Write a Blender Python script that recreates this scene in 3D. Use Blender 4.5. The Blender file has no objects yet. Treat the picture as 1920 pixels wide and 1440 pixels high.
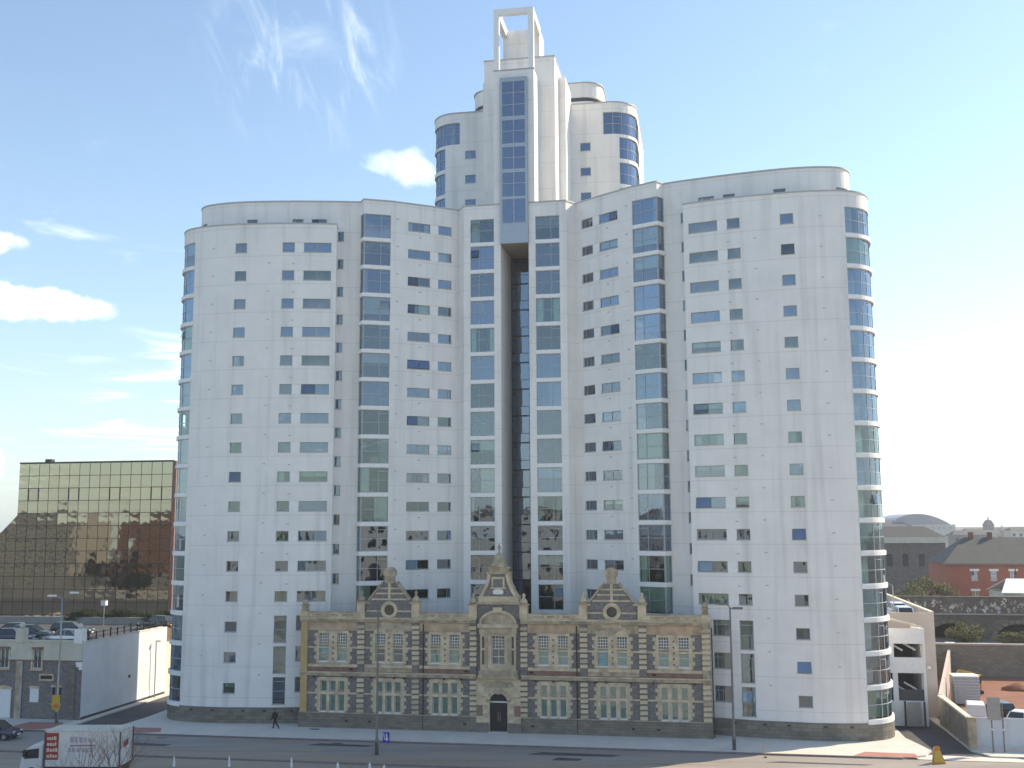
import bpy, bmesh, math, random
from math import sin, cos, pi, radians, sqrt
from mathutils import Vector, Matrix

# ------------------------------------------------------------------ camera, sky, sun, exposure
SC = bpy.context.scene
COL = SC.collection
PHI = radians(10.1756)          # the street runs at this angle to the camera's axis
X0, Y0 = 0.343, 105.984         # foot of the tower's axis
CAM_H = 18.5

cam = bpy.data.cameras.new("camera")
cam.sensor_width = 36.0
cam.lens = 36.0 * 1993.75 / 1920.0
cam.clip_start = 0.5
cam.clip_end = 6000
cam_o = bpy.data.objects.new("camera", cam)
COL.objects.link(cam_o)
cam_o.matrix_world = (Matrix.Translation((0, 0, CAM_H)) @ Matrix.Rotation(radians(90 + 7.4812), 4, 'X')
                      @ Matrix.Rotation(radians(-0.3069), 4, 'Z'))
SC.camera = cam_o

SUN_AZ, SUN_EL = radians(66), radians(36)     # azimuth from +Y towards +X
world = bpy.data.worlds.new("World")
SC.world = world
world.use_nodes = True


def build_world():
    nt = world.node_tree
    N, K = nt.nodes, nt.links
    for n in list(N):
        N.remove(n)
    out = N.new('ShaderNodeOutputWorld')
    bg = N.new('ShaderNodeBackground')
    bg.inputs['Strength'].default_value = 0.15
    K.new(bg.outputs[0], out.inputs[0])
    sky = N.new('ShaderNodeTexSky')
    sky.sky_type = 'NISHITA'
    sky.sun_disc = False
    sky.sun_elevation = SUN_EL
    sky.sun_rotation = SUN_AZ
    sky.altitude = 20
    sky.air_density = 1.0
    sky.dust_density = 0.25
    sky.ozone_density = 2.2
    tc = N.new('ShaderNodeTexCoord')

    def math_(op, a, b=None, c=None):
        m = N.new('ShaderNodeMath'); m.operation = op
        for i, v in enumerate((a, b, c)):
            if v is None: continue
            if isinstance(v, (int, float)): m.inputs[i].default_value = v
            else: K.new(v, m.inputs[i])
        return m.outputs[0]

    def noise(scale, detail, vec, rough=.6, dist=0.):
        n = N.new('ShaderNodeTexNoise')
        n.inputs['Scale'].default_value = scale
        n.inputs['Detail'].default_value = detail
        n.inputs['Roughness'].default_value = rough
        n.inputs['Distortion'].default_value = dist
        K.new(vec, n.inputs['Vector'])
        return n
    # clouds live in the sky plane: direction / height, so that they shrink towards the horizon
    sep = N.new('ShaderNodeSeparateXYZ'); K.new(tc.outputs['Generated'], sep.inputs[0])
    zz = math_('MAXIMUM', sep.outputs[2], 0.03)
    cx = math_('DIVIDE', sep.outputs[0], zz)
    cy = math_('DIVIDE', sep.outputs[1], zz)
    comb = N.new('ShaderNodeCombineXYZ'); K.new(cx, comb.inputs[0]); K.new(cy, comb.inputs[1]); comb.inputs[2].default_value = 21.3
    n1 = noise(1.1, 7, comb.outputs[0], .62, .6)
    n2 = noise(.33, 3, comb.outputs[0], .5)
    # scattered thin cloud everywhere
    cov = math_('MULTIPLY_ADD', n2.outputs['Fac'], .8, -.4)
    dens = math_('ADD', n1.outputs['Fac'], cov)
    mr = N.new('ShaderNodeMapRange'); mr.interpolation_type = 'SMOOTHSTEP'
    mr.inputs['From Min'].default_value = .56; mr.inputs['From Max'].default_value = .90
    mr.inputs['To Max'].default_value = .72
    K.new(dens, mr.inputs['Value'])
    total = mr.outputs[0]
    # the few cumulus wisps in view: (direction, half sizes across and up, strength)
    wisps = [((-.4235, .8915, .1895), .075, .0150, .82), ((-.455, .861, .236), .040, .013, .7),
             ((-.097, .943, .325), .036, .015, .34), ((-.462, .885, .05), .030, .022, .7)]
    nw = noise(17, 5, tc.outputs['Generated'], .6)
    wv = N.new('ShaderNodeVectorMath'); wv.operation = 'MULTIPLY_ADD'
    wv.inputs[1].default_value = (.05, .05, .035); wv.inputs[2].default_value = (-.025, -.025, -.0175)
    K.new(nw.outputs['Color'], wv.inputs[0])
    wadd = N.new('ShaderNodeVectorMath'); wadd.operation = 'ADD'
    K.new(wv.outputs[0], wadd.inputs[0]); K.new(tc.outputs['Generated'], wadd.inputs[1])
    nf = noise(30, 8, tc.outputs['Generated'], .62, .8)
    for d, hx, hz, st in wisps:
        d = Vector(d).normalized()
        r = Vector((d.y, -d.x, 0)).normalized(); u = r.cross(d)
        sb = N.new('ShaderNodeVectorMath'); sb.operation = 'SUBTRACT'
        K.new(wadd.outputs[0], sb.inputs[0]); sb.inputs[1].default_value = d
        q = []
        for ax, h in ((r, hx), (u, hz)):
            dt = N.new('ShaderNodeVectorMath'); dt.operation = 'DOT_PRODUCT'
            K.new(sb.outputs[0], dt.inputs[0]); dt.inputs[1].default_value = ax
            q.append(math_('POWER', math_('ABSOLUTE', math_('DIVIDE', dt.outputs['Value'], h)), 2))
        e = math_('ADD', q[0], q[1])
        front = N.new('ShaderNodeVectorMath'); front.operation = 'DOT_PRODUCT'
        K.new(tc.outputs['Generated'], front.inputs[0]); front.inputs[1].default_value = d
        fall = N.new('ShaderNodeMapRange'); fall.interpolation_type = 'SMOOTHSTEP'
        fall.inputs['From Min'].default_value = 2.0; fall.inputs['From Max'].default_value = .0
        fall.inputs['To Min'].default_value = 0; fall.inputs['To Max'].default_value = 1
        K.new(e, fall.inputs['Value'])
        edge = N.new('ShaderNodeMapRange'); edge.interpolation_type = 'SMOOTHSTEP'
        edge.inputs['From Min'].default_value = .18; edge.inputs['From Max'].default_value = 1.05
        edge.inputs['To Max'].default_value = st
        K.new(math_('ADD', fall.outputs[0], math_('MULTIPLY_ADD', nf.outputs['Fac'], 1.5, -.75)), edge.inputs['Value'])
        g = math_('MULTIPLY', math_('MULTIPLY', edge.outputs[0], math_('MINIMUM', math_('MULTIPLY', fall.outputs[0], 4.0), 1.0)), math_('GREATER_THAN', front.outputs['Value'], 0))
        total = math_('MAXIMUM', total, g)
    # thin streaks of cirrus, upper left
    cd = Vector((-.185, .893, .415)).normalized(); cr = Vector((cd.y, -cd.x, 0)).normalized(); cu = cr.cross(cd)
    ax1 = (cr * cos(.35) + cu * sin(.35)); ax2 = (cu * cos(.35) - cr * sin(.35))
    qq = []
    for ax in (ax1, ax2):
        dt = N.new('ShaderNodeVectorMath'); dt.operation = 'DOT_PRODUCT'
        K.new(tc.outputs['Generated'], dt.inputs[0]); dt.inputs[1].default_value = ax
        qq.append(math_('SUBTRACT', dt.outputs['Value'], float(cd.dot(ax))))
    cv = N.new('ShaderNodeCombineXYZ'); K.new(math_('MULTIPLY', qq[0], 34.), cv.inputs[0]); K.new(math_('MULTIPLY', qq[1], 9.), cv.inputs[1])
    cn = noise(1.0, 8, cv.outputs[0], .62, 1.2)
    reg = math_('ADD', math_('POWER', math_('ABSOLUTE', math_('DIVIDE', qq[0], .085)), 2), math_('POWER', math_('ABSOLUTE', math_('DIVIDE', qq[1], .085)), 2))
    rg = N.new('ShaderNodeMapRange'); rg.interpolation_type = 'SMOOTHSTEP'
    rg.inputs['From Min'].default_value = 1.4; rg.inputs['From Max'].default_value = 0.; K.new(reg, rg.inputs['Value'])
    cs = N.new('ShaderNodeMapRange'); cs.interpolation_type = 'SMOOTHSTEP'
    cs.inputs['From Min'].default_value = .46; cs.inputs['From Max'].default_value = .86; cs.inputs['To Max'].default_value = .36
    K.new(cn.outputs['Fac'], cs.inputs['Value'])
    total = math_('MAXIMUM', total, math_('MULTIPLY', cs.outputs[0], rg.outputs[0]))
    # pale haze low in the sky, the same all round
    lum = N.new('ShaderNodeRGBToBW'); K.new(sky.outputs[0], lum.inputs[0])
    vz = math_('MULTIPLY', math_('POWER', 2.718, math_('DIVIDE', math_('MAXIMUM', sep.outputs[2], 0.), -.12)), .85)
    vcol = N.new('ShaderNodeVectorMath'); vcol.operation = 'SCALE'; vcol.inputs[0].default_value = (.80, .97, 1.17)
    K.new(math_('MULTIPLY_ADD', lum.outputs[0], .46, .45), vcol.inputs['Scale'])
    veil = N.new('ShaderNodeMix'); veil.data_type = 'RGBA'
    K.new(vz, veil.inputs[0]); K.new(sky.outputs[0], veil.inputs[6]); K.new(vcol.outputs[0], veil.inputs[7])
    # brightness of cloud follows the sky behind it
    mix = N.new('ShaderNodeMix'); mix.data_type = 'RGBA'
    K.new(math_('MINIMUM', total, 1.0), mix.inputs[0])
    K.new(veil.outputs[2], mix.inputs[6])
    cl = math_('MULTIPLY_ADD', lum.outputs[0], .7, 6.5)
    cc = N.new('ShaderNodeCombineColor')
    for i in range(3): K.new(cl, cc.inputs[i])
    K.new(cc.outputs[0], mix.inputs[7])
    tone = N.new('ShaderNodeVectorMath'); tone.operation = 'MULTIPLY'; tone.inputs[1].default_value = (.69, .79, .87)
    K.new(mix.outputs[2], tone.inputs[0]); K.new(tone.outputs[0], bg.inputs['Color'])


build_world()

sun = bpy.data.lights.new("sun", 'SUN')
sun.energy = 3.2
sun.angle = radians(.53)
sun.color = (1.0, .95, .87)
sun_o = bpy.data.objects.new("sun", sun)
COL.objects.link(sun_o)
sdir = Vector((sin(SUN_AZ) * cos(SUN_EL), cos(SUN_AZ) * cos(SUN_EL), sin(SUN_EL)))
sun_o.rotation_euler = sdir.to_track_quat('Z', 'Y').to_euler()
sun_o.location = (60, 40, 90)

SC.view_settings.view_transform = 'Standard'
SC.view_settings.look = 'None'
SC.view_settings.gamma = 1
SC.view_settings.use_curve_mapping = False
SC.view_settings.exposure = 1.15
SC.view_settings.use_white_balance = True
SC.view_settings.white_balance_temperature = 8250
SC.view_settings.white_balance_tint = 10
SC.render.engine = 'CYCLES'
SC.cycles.max_bounces = 7
SC.cycles.diffuse_bounces = 3
SC.cycles.glossy_bounces = 4
SC.cycles.transparent_max_bounces = 12
SC.cycles.caustics_reflective = False
SC.cycles.caustics_refractive = False
SC.cycles.use_denoising = True

random.seed(7)
RND = random.Random(11)


# ------------------------------------------------------------------ materials
def srgb(*c):
    return tuple((v / 12.92 if v <= .04045 else ((v + .055) / 1.055) ** 2.4) for v in c)


MATS = {}


def new_mat(name):
    m = bpy.data.materials.new(name)
    m.use_nodes = True
    nt = m.node_tree
    b = nt.nodes['Principled BSDF']
    MATS[name] = m
    return m, nt, b


def mat_plain(name, col, rough=.6, metal=0., var=.12, scale=3., bump=0., spec=.5):
    """plain coloured surface with a little mottling"""
    m, nt, b = new_mat(name)
    N, K = nt.nodes, nt.links
    tc = N.new('ShaderNodeTexCoord')
    nz = N.new('ShaderNodeTexNoise')
    nz.inputs['Scale'].default_value = scale
    nz.inputs['Detail'].default_value = 6
    K.new(tc.outputs['Object'], nz.inputs['Vector'])
    mr = N.new('ShaderNodeMapRange')
    mr.inputs['From Min'].default_value = .3; mr.inputs['From Max'].default_value = .7
    mr.inputs['To Min'].default_value = 1 - var; mr.inputs['To Max'].default_value = 1 + var
    K.new(nz.outputs['Fac'], mr.inputs['Value'])
    mx = N.new('ShaderNodeVectorMath'); mx.operation = 'SCALE'
    mx.inputs[0].default_value = col
    K.new(mr.outputs[0], mx.inputs['Scale'])
    K.new(mx.outputs[0], b.inputs['Base Color'])
    b.inputs['Roughness'].default_value = rough
    b.inputs['Metallic'].default_value = metal
    b.inputs['Specular IOR Level'].default_value = spec
    if bump:
        bp = N.new('ShaderNodeBump'); bp.inputs['Strength'].default_value = bump
        bp.inputs['Distance'].default_value = .03
        n2 = N.new('ShaderNodeTexNoise'); n2.inputs['Scale'].default_value = scale * 8
        n2.inputs['Detail'].default_value = 5
        K.new(tc.outputs['Object'], n2.inputs['Vector'])
        K.new(n2.outputs['Fac'], bp.inputs['Height'])
        K.new(bp.outputs[0], b.inputs['Normal'])
    return m


def facade_vec(nt):
    """(x+y, z) of the object's own space: courses run level on any upright wall"""
    N, K = nt.nodes, nt.links
    tc = N.new('ShaderNodeTexCoord')
    sp = N.new('ShaderNodeSeparateXYZ'); K.new(tc.outputs['Object'], sp.inputs[0])
    ad = N.new('ShaderNodeMath'); ad.operation = 'ADD'
    K.new(sp.outputs[0], ad.inputs[0]); K.new(sp.outputs[1], ad.inputs[1])
    cb = N.new('ShaderNodeCombineXYZ'); K.new(ad.outputs[0], cb.inputs[0]); K.new(sp.outputs[2], cb.inputs[1])
    return tc, cb.outputs[0]


def mat_masonry(name, c1, c2, mortar, bw, bh, msize=.012, rough=.85, stain=.35, bump=.5, stain_col=(.05, .05, .045)):
    m, nt, b = new_mat(name)
    N, K = nt.nodes, nt.links
    tc, v = facade_vec(nt)
    br = N.new('ShaderNodeTexBrick')
    br.inputs['Scale'].default_value = 1
    br.inputs['Brick Width'].default_value = bw
    br.inputs['Row Height'].default_value = bh
    br.inputs['Mortar Size'].default_value = msize
    br.inputs['Mortar Smooth'].default_value = .3
    br.inputs['Color1'].default_value = (*c1, 1); br.inputs['Color2'].default_value = (*c2, 1)
    br.inputs['Mortar'].default_value = (*mortar, 1)
    K.new(v, br.inputs['Vector'])
    n1 = N.new('ShaderNodeTexNoise'); n1.inputs['Scale'].default_value = .7; n1.inputs['Detail'].default_value = 8
    n1.inputs['Roughness'].default_value = .7
    K.new(tc.outputs['Object'], n1.inputs['Vector'])
    mr = N.new('ShaderNodeMapRange'); mr.inputs['From Min'].default_value = .45; mr.inputs['From Max'].default_value = .75
    mr.inputs['To Max'].default_value = stain
    K.new(n1.outputs['Fac'], mr.inputs['Value'])
    mx = N.new('ShaderNodeMix'); mx.data_type = 'RGBA'
    K.new(mr.outputs[0], mx.inputs[0]); K.new(br.outputs['Color'], mx.inputs[6]); mx.inputs[7].default_value = (*stain_col, 1)
    K.new(mx.outputs[2], b.inputs['Base Color'])
    b.inputs['Roughness'].default_value = rough
    bp = N.new('ShaderNodeBump'); bp.inputs['Strength'].default_value = bump; bp.inputs['Distance'].default_value = .02
    bp.invert = True
    K.new(br.outputs['Fac'], bp.inputs['Height']); K.new(bp.outputs[0], b.inputs['Normal'])
    return m


def mat_rubble(name, ca, cb_, joint, scale=3.2, rough=.9):
    """squared rubble: voronoi stones of mixed tone"""
    m, nt, b = new_mat(name)
    N, K = nt.nodes, nt.links
    tc, v = facade_vec(nt)
    mp = N.new('ShaderNodeMapping'); mp.inputs['Scale'].default_value = (1, 1.9, 1)
    K.new(v, mp.inputs['Vector'])
    vo = N.new('ShaderNodeTexVoronoi'); vo.inputs['Scale'].default_value = scale; vo.distance = 'CHEBYCHEV'
    K.new(mp.outputs[0], vo.inputs['Vector'])
    ve = N.new('ShaderNodeTexVoronoi'); ve.inputs['Scale'].default_value = scale; ve.feature = 'DISTANCE_TO_EDGE'
    K.new(mp.outputs[0], ve.inputs['Vector'])
    sp = N.new('ShaderNodeSeparateColor'); K.new(vo.outputs['Color'], sp.inputs[0])
    rp = N.new('ShaderNodeMix'); rp.data_type = 'RGBA'
    K.new(sp.outputs[0], rp.inputs[0]); rp.inputs[6].default_value = (*ca, 1); rp.inputs[7].default_value = (*cb_, 1)
    lt = N.new('ShaderNodeMath'); lt.operation = 'LESS_THAN'; lt.inputs[1].default_value = .035
    K.new(ve.outputs['Distance'], lt.inputs[0])
    mx = N.new('ShaderNodeMix'); mx.data_type = 'RGBA'
    K.new(lt.outputs[0], mx.inputs[0]); K.new(rp.outputs[2], mx.inputs[6]); mx.inputs[7].default_value = (*joint, 1)
    K.new(mx.outputs[2], b.inputs['Base Color'])
    b.inputs['Roughness'].default_value = rough
    bp = N.new('ShaderNodeBump'); bp.inputs['Strength'].default_value = .7; bp.inputs['Distance'].default_value = .04
    K.new(ve.outputs['Distance'], bp.inputs['Height']); K.new(bp.outputs[0], b.inputs['Normal'])
    return m


def mat_render_wall(name, col, joint_step=2.85, joint_off=0.):
    """painted render with faint day-joints at every floor and weathering runs"""
    m, nt, b = new_mat(name)
    N, K = nt.nodes, nt.links
    tc = N.new('ShaderNodeTexCoord')
    sp = N.new('ShaderNodeSeparateXYZ'); K.new(tc.outputs['Object'], sp.inputs[0])
    md = N.new('ShaderNodeMath'); md.operation = 'MODULO'; md.inputs[1].default_value = joint_step
    ad = N.new('ShaderNodeMath'); ad.operation = 'ADD'; ad.inputs[1].default_value = joint_off
    K.new(sp.outputs[2], ad.inputs[0]); K.new(ad.outputs[0], md.inputs[0])
    lt = N.new('ShaderNodeMath'); lt.operation = 'LESS_THAN'; lt.inputs[1].default_value = .06
    K.new(md.outputs[0], lt.inputs[0])
    n1 = N.new('ShaderNodeTexNoise'); n1.inputs['Scale'].default_value = .35; n1.inputs['Detail'].default_value = 7
    n1.inputs['Roughness'].default_value = .65
    K.new(tc.outputs['Object'], n1.inputs['Vector'])
    mp = N.new('ShaderNodeMapping'); mp.inputs['Scale'].default_value = (1.3, 1.3, .07)
    K.new(tc.outputs['Object'], mp.inputs['Vector'])
    n2 = N.new('ShaderNodeTexNoise'); n2.inputs['Scale'].default_value = 1.0; n2.inputs['Detail'].default_value = 6
    K.new(mp.outputs[0], n2.inputs['Vector'])
    mr = N.new('ShaderNodeMapRange'); mr.inputs['From Min'].default_value = .3; mr.inputs['From Max'].default_value = .7
    mr.inputs['To Min'].default_value = .93; mr.inputs['To Max'].default_value = 1.04
    K.new(n1.outputs['Fac'], mr.inputs['Value'])
    mr2 = N.new('ShaderNodeMapRange'); mr2.inputs['From Min'].default_value = .5; mr2.inputs['From Max'].default_value = .8
    mr2.inputs['To Min'].default_value = 1.0; mr2.inputs['To Max'].default_value = .80
    K.new(n2.outputs['Fac'], mr2.inputs['Value'])
    jn = N.new('ShaderNodeMath'); jn.operation = 'MULTIPLY_ADD'; jn.inputs[1].default_value = -.17; jn.inputs[2].default_value = 1
    K.new(lt.outputs[0], jn.inputs[0])
    a = N.new('ShaderNodeMath'); a.operation = 'MULTIPLY'; K.new(mr.outputs[0], a.inputs[0]); K.new(mr2.outputs[0], a.inputs[1])
    a2 = N.new('ShaderNodeMath'); a2.operation = 'MULTIPLY'; K.new(a.outputs[0], a2.inputs[0]); K.new(jn.outputs[0], a2.inputs[1])
    sc = N.new('ShaderNodeVectorMath'); sc.operation = 'SCALE'; sc.inputs[0].default_value = col
    K.new(a2.outputs[0], sc.inputs['Scale'])
    K.new(sc.outputs[0], b.inputs['Base Color'])
    b.inputs['Roughness'].default_value = .75
    b.inputs['Specular IOR Level'].default_value = .3
    bp = N.new('ShaderNodeBump'); bp.inputs['Strength'].default_value = .12; bp.inputs['Distance'].default_value = .02
    n3 = N.new('ShaderNodeTexNoise'); n3.inputs['Scale'].default_value = 14
    K.new(tc.outputs['Object'], n3.inputs['Vector']); K.new(n3.outputs['Fac'], bp.inputs['Height'])
    K.new(bp.outputs[0], b.inputs['Normal'])
    return m


def mat_glass(name, tint=(.62, .72, .72), refl=.22, rough=0.0, wob=.02, gcol=(.85, .93, 1)):
    """window glass: a coated pane that reflects the sky and lets the room show through"""
    m, nt, b = new_mat(name)
    N, K = nt.nodes, nt.links
    N.remove(b)
    out = [n for n in N if n.type == 'OUTPUT_MATERIAL'][0]
    tr = N.new('ShaderNodeBsdfTransparent'); tr.inputs[0].default_value = (*tint, 1)
    gl = N.new('ShaderNodeBsdfGlossy'); gl.inputs['Roughness'].default_value = rough
    gl.inputs['Color'].default_value = (*gcol, 1)
    lw = N.new('ShaderNodeFresnel'); lw.inputs['IOR'].default_value = 1.5
    mr = N.new('ShaderNodeMapRange'); mr.inputs['From Min'].default_value = .04; mr.inputs['From Max'].default_value = 1
    mr.inputs['To Min'].default_value = refl; mr.inputs['To Max'].default_value = 1
    K.new(lw.outputs[0], mr.inputs['Value'])
    mx = N.new('ShaderNodeMixShader'); K.new(mr.outputs[0], mx.inputs[0]); K.new(tr.outputs[0], mx.inputs[1]); K.new(gl.outputs[0], mx.inputs[2])
    tc = N.new('ShaderNodeTexCoord'); nz = N.new('ShaderNodeTexNoise'); nz.inputs['Scale'].default_value = .7
    K.new(tc.outputs['Object'], nz.inputs['Vector'])
    bp = N.new('ShaderNodeBump'); bp.inputs['Strength'].default_value = wob; bp.inputs['Distance'].default_value = .3
    K.new(nz.outputs['Fac'], bp.inputs['Height']); K.new(bp.outputs[0], gl.inputs['Normal'])
    K.new(mx.outputs[0], out.inputs[0])
    return m


def mat_mirror(name, col, wob=.05):
    m, nt, b = new_mat(name)
    N, K = nt.nodes, nt.links
    b.inputs['Base Color'].default_value = (*col, 1)
    b.inputs['Metallic'].default_value = 1
    b.inputs['Roughness'].default_value = .03
    tc = N.new('ShaderNodeTexCoord'); nz = N.new('ShaderNodeTexNoise'); nz.inputs['Scale'].default_value = 1.1
    nz.inputs['Detail'].default_value = 1
    K.new(tc.outputs['Object'], nz.inputs['Vector'])
    bp = N.new('ShaderNodeBump'); bp.inputs['Strength'].default_value = wob; bp.inputs['Distance'].default_value = .3
    K.new(nz.outputs['Fac'], bp.inputs['Height']); K.new(bp.outputs[0], b.inputs['Normal'])
    return m


def mat_ground(name, c1, c2, scale=.6, rough=.9, fine=30, streak=None):
    m, nt, b = new_mat(name)
    N, K = nt.nodes, nt.links
    tc = N.new('ShaderNodeTexCoord')
    src = tc.outputs['Object']
    if streak:
        mp = N.new('ShaderNodeMapping'); mp.inputs['Scale'].default_value = streak
        mp.inputs['Rotation'].default_value = (0, 0, PHI)
        K.new(src, mp.inputs['Vector']); src = mp.outputs[0]
    n1 = N.new('ShaderNodeTexNoise'); n1.inputs['Scale'].default_value = scale; n1.inputs['Detail'].default_value = 8
    n1.inputs['Roughness'].default_value = .65
    K.new(src, n1.inputs['Vector'])
    n2 = N.new('ShaderNodeTexNoise'); n2.inputs['Scale'].default_value = fine; n2.inputs['Detail'].default_value = 3
    K.new(tc.outputs['Object'], n2.inputs['Vector'])
    ad = N.new('ShaderNodeMath'); ad.operation = 'MULTIPLY_ADD'; ad.inputs[1].default_value = .35
    K.new(n2.outputs['Fac'], ad.inputs[0]); K.new(n1.outputs['Fac'], ad.inputs[2])
    mr = N.new('ShaderNodeMapRange'); mr.inputs['From Min'].default_value = .45; mr.inputs['From Max'].default_value = .9
    K.new(ad.outputs[0], mr.inputs['Value'])
    mx = N.new('ShaderNodeMix'); mx.data_type = 'RGBA'
    K.new(mr.outputs[0], mx.inputs[0]); mx.inputs[6].default_value = (*c1, 1); mx.inputs[7].default_value = (*c2, 1)
    K.new(mx.outputs[2], b.inputs['Base Color'])
    b.inputs['Roughness'].default_value = rough
    bp = N.new('ShaderNodeBump'); bp.inputs['Strength'].default_value = .4; bp.inputs['Distance'].default_value = .02
    K.new(n2.outputs['Fac'], bp.inputs['Height']); K.new(bp.outputs[0], b.inputs['Normal'])
    return m


def mat_paint(name, col, rough=.25, metal=0.):
    m, nt, b = new_mat(name)
    b.inputs['Base Color'].default_value = (*col, 1)
    b.inputs['Roughness'].default_value = rough
    b.inputs['Metallic'].default_value = metal
    b.inputs['Coat Weight'].default_value = .5
    b.inputs['Coat Roughness'].default_value = .05
    return m


def mat_leaf(name, c1, c2):
    m, nt, b = new_mat(name)
    N, K = nt.nodes, nt.links
    tc = N.new('ShaderNodeTexCoord'); nz = N.new('ShaderNodeTexNoise'); nz.inputs['Scale'].default_value = 2.5
    K.new(tc.outputs['Object'], nz.inputs['Vector'])
    mr = N.new('ShaderNodeMapRange'); mr.inputs['From Min'].default_value = .35; mr.inputs['From Max'].default_value = .65
    K.new(nz.outputs['Fac'], mr.inputs['Value'])
    mx = N.new('ShaderNodeMix'); mx.data_type = 'RGBA'
    K.new(mr.outputs[0], mx.inputs[0]); mx.inputs[6].default_value = (*c1, 1); mx.inputs[7].default_value = (*c2, 1)
    K.new(mx.outputs[2], b.inputs['Base Color'])
    b.inputs['Roughness'].default_value = .8
    b.inputs['Specular IOR Level'].default_value = .15
    return m


M_WALL = mat_render_wall("white_render", (.86, .83, .795), 2.85, .55)
M_WALL2 = mat_plain("white_band", (.86, .845, .82), .7, var=.05)
M_PLINTH = mat_masonry("plinth_stone", (.26, .235, .19), (.17, .155, .13), (.10, .09, .08), .8, .34, .012, stain=.5,
                       stain_col=(.07, .075, .045))
M_COPING = mat_plain("coping_metal", (.45, .45, .44), .5, var=.08)
M_VENT = mat_plain("vent_grey", (.52, .52, .51), .6, var=.08)
M_FRAME = mat_plain("grey_blue_frame", (.40, .44, .45), .45, var=.05)
M_FRAME_D = mat_plain("dark_frame", (.06, .065, .07), .5, var=.05)
M_FRAME_L = mat_plain("pale_frame", (.50, .55, .57), .45, var=.05)
M_GLASS = [mat_glass("glass_clear", (.66, .76, .78), .20, gcol=(.72, .85, 1)), mat_glass("glass_blue", (.46, .56, .68), .25, gcol=(.62, .78, 1)),
           mat_glass("glass_green", (.66, .82, .76), .16, gcol=(.75, .9, 1))]
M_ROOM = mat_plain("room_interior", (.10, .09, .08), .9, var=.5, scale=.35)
M_BLIND = [mat_plain("blind_cream", (.62, .62, .55), .9, var=.08), mat_plain("blind_white", (.72, .74, .74), .9, var=.06),
           mat_plain("blind_green", (.68, .80, .72), .9, var=.1), mat_plain("blind_grey", (.32, .35, .36), .9, var=.1)]
M_PANELMET = mat_plain("metal_panel", (.36, .40, .45), .35, .4, var=.05)
M_SOFFIT = mat_plain("soffit_brown", (.30, .25, .20), .7, var=.1)
M_RUBBLE = mat_rubble("grey_rubble", (.135, .120, .118), (.225, .205, .195), (.28, .255, .225), 4.2)
M_SAND = mat_plain("buff_sandstone", (.60, .48, .325), .85, var=.28, scale=1.3, bump=.3)
M_SAND2 = mat_plain("weathered_sandstone", (.43, .345, .24), .9, var=.35, scale=1.7, bump=.35)
M_OCHRE = mat_plain("ochre_stone", (.52, .36, .16), .85, var=.15, scale=1.0, bump=.2)
M_PINKSAND = mat_plain("pink_sandstone", (.50, .355, .235), .88, var=.3, scale=1.1, bump=.3)
M_REDST = mat_plain("red_terracotta", (.26, .145, .11), .85, var=.25, scale=2)
M_PINKST = mat_plain("pink_granite", (.27, .15, .12), .5, var=.25, scale=5)
M_OLDPL = mat_masonry("old_plinth", (.25, .215, .17), (.18, .158, .13), (.11, .10, .085), .62, .24, .01, stain=.4)
M_SASH = mat_plain("white_sash", (.78, .78, .75), .5, var=.04)
M_DOOR = mat_plain("black_door", (.012, .012, .016), .35, var=.2)
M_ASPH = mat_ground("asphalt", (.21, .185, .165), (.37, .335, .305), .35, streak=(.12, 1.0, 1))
M_ASPH2 = mat_ground("side_asphalt", (.040, .041, .045), (.085, .085, .09), .4)
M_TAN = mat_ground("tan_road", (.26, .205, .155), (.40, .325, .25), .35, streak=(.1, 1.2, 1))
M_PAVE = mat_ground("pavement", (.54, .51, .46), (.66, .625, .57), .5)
M_BOUNCE = mat_ground("bounce_paving", (.30, .28, .25), (.40, .375, .335), .3)  # only for the out-of-view sheet that bounces sun onto the tower
M_KERB = mat_ground("kerb_stone", (.16, .135, .13), (.26, .22, .21), 1.2)
M_TACT = mat_ground("red_tactile", (.36, .15, .12), (.46, .21, .17), .8)
M_URBAN = mat_ground("urban_ground", (.10, .10, .092), (.19, .18, .165), .05)
M_SOIL = mat_ground("red_soil", (.15, .055, .032), (.27, .11, .062), .25, fine=6)
M_WHITE = mat_plain("white_paint", (.78, .78, .77), .5, var=.04)
M_CREAM = mat_plain("cream_render", (.60, .56, .46), .8, var=.12, scale=.8)
M_BLUEW = mat_plain("pale_hoarding", (.60, .63, .66), .5, var=.06, scale=.6)
M_STEEL = mat_plain("galvanised", (.33, .34, .34), .4, .5, var=.1)
M_POST = mat_plain("brown_grey_post", (.17, .155, .14), .5, .2, var=.15)
M_BLACK = mat_plain("black_metal", (.02, .02, .022), .4, var=.1)
M_RUBBER = mat_plain("tyre_rubber", (.018, .018, .018), .8, var=.1)
M_CGLASS = mat_paint("car_glass", (.018, .025, .028), .04)
M_BRICK = mat_masonry("red_brick", (.46, .125, .07), (.36, .09, .055), (.30, .20, .15), .225, .075, .008, stain=.2,
                      stain_col=(.2, .06, .04))
M_BRICKD = mat_masonry("brown_brick", (.26, .10, .055), (.20, .08, .045), (.18, .14, .11), .225, .075, .008, stain=.3)
M_SLATE = mat_masonry("slate_roof", (.085, .09, .09), (.065, .072, .07), (.04, .04, .04), .35, .22, .01, stain=.4,
                      stain_col=(.10, .105, .07))
M_BRONZE = mat_mirror("bronze_mirror", (.29, .275, .22), .045)
M_BRONZED = mat_plain("bronze_dark", (.045, .032, .028), .4, .3, var=.1)
M_VIA = mat_masonry("viaduct_stone", (.17, .15, .13), (.115, .105, .092), (.06, .055, .05), .7, .3, .015, stain=.5,
                    stain_col=(.03, .028, .03))
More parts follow.
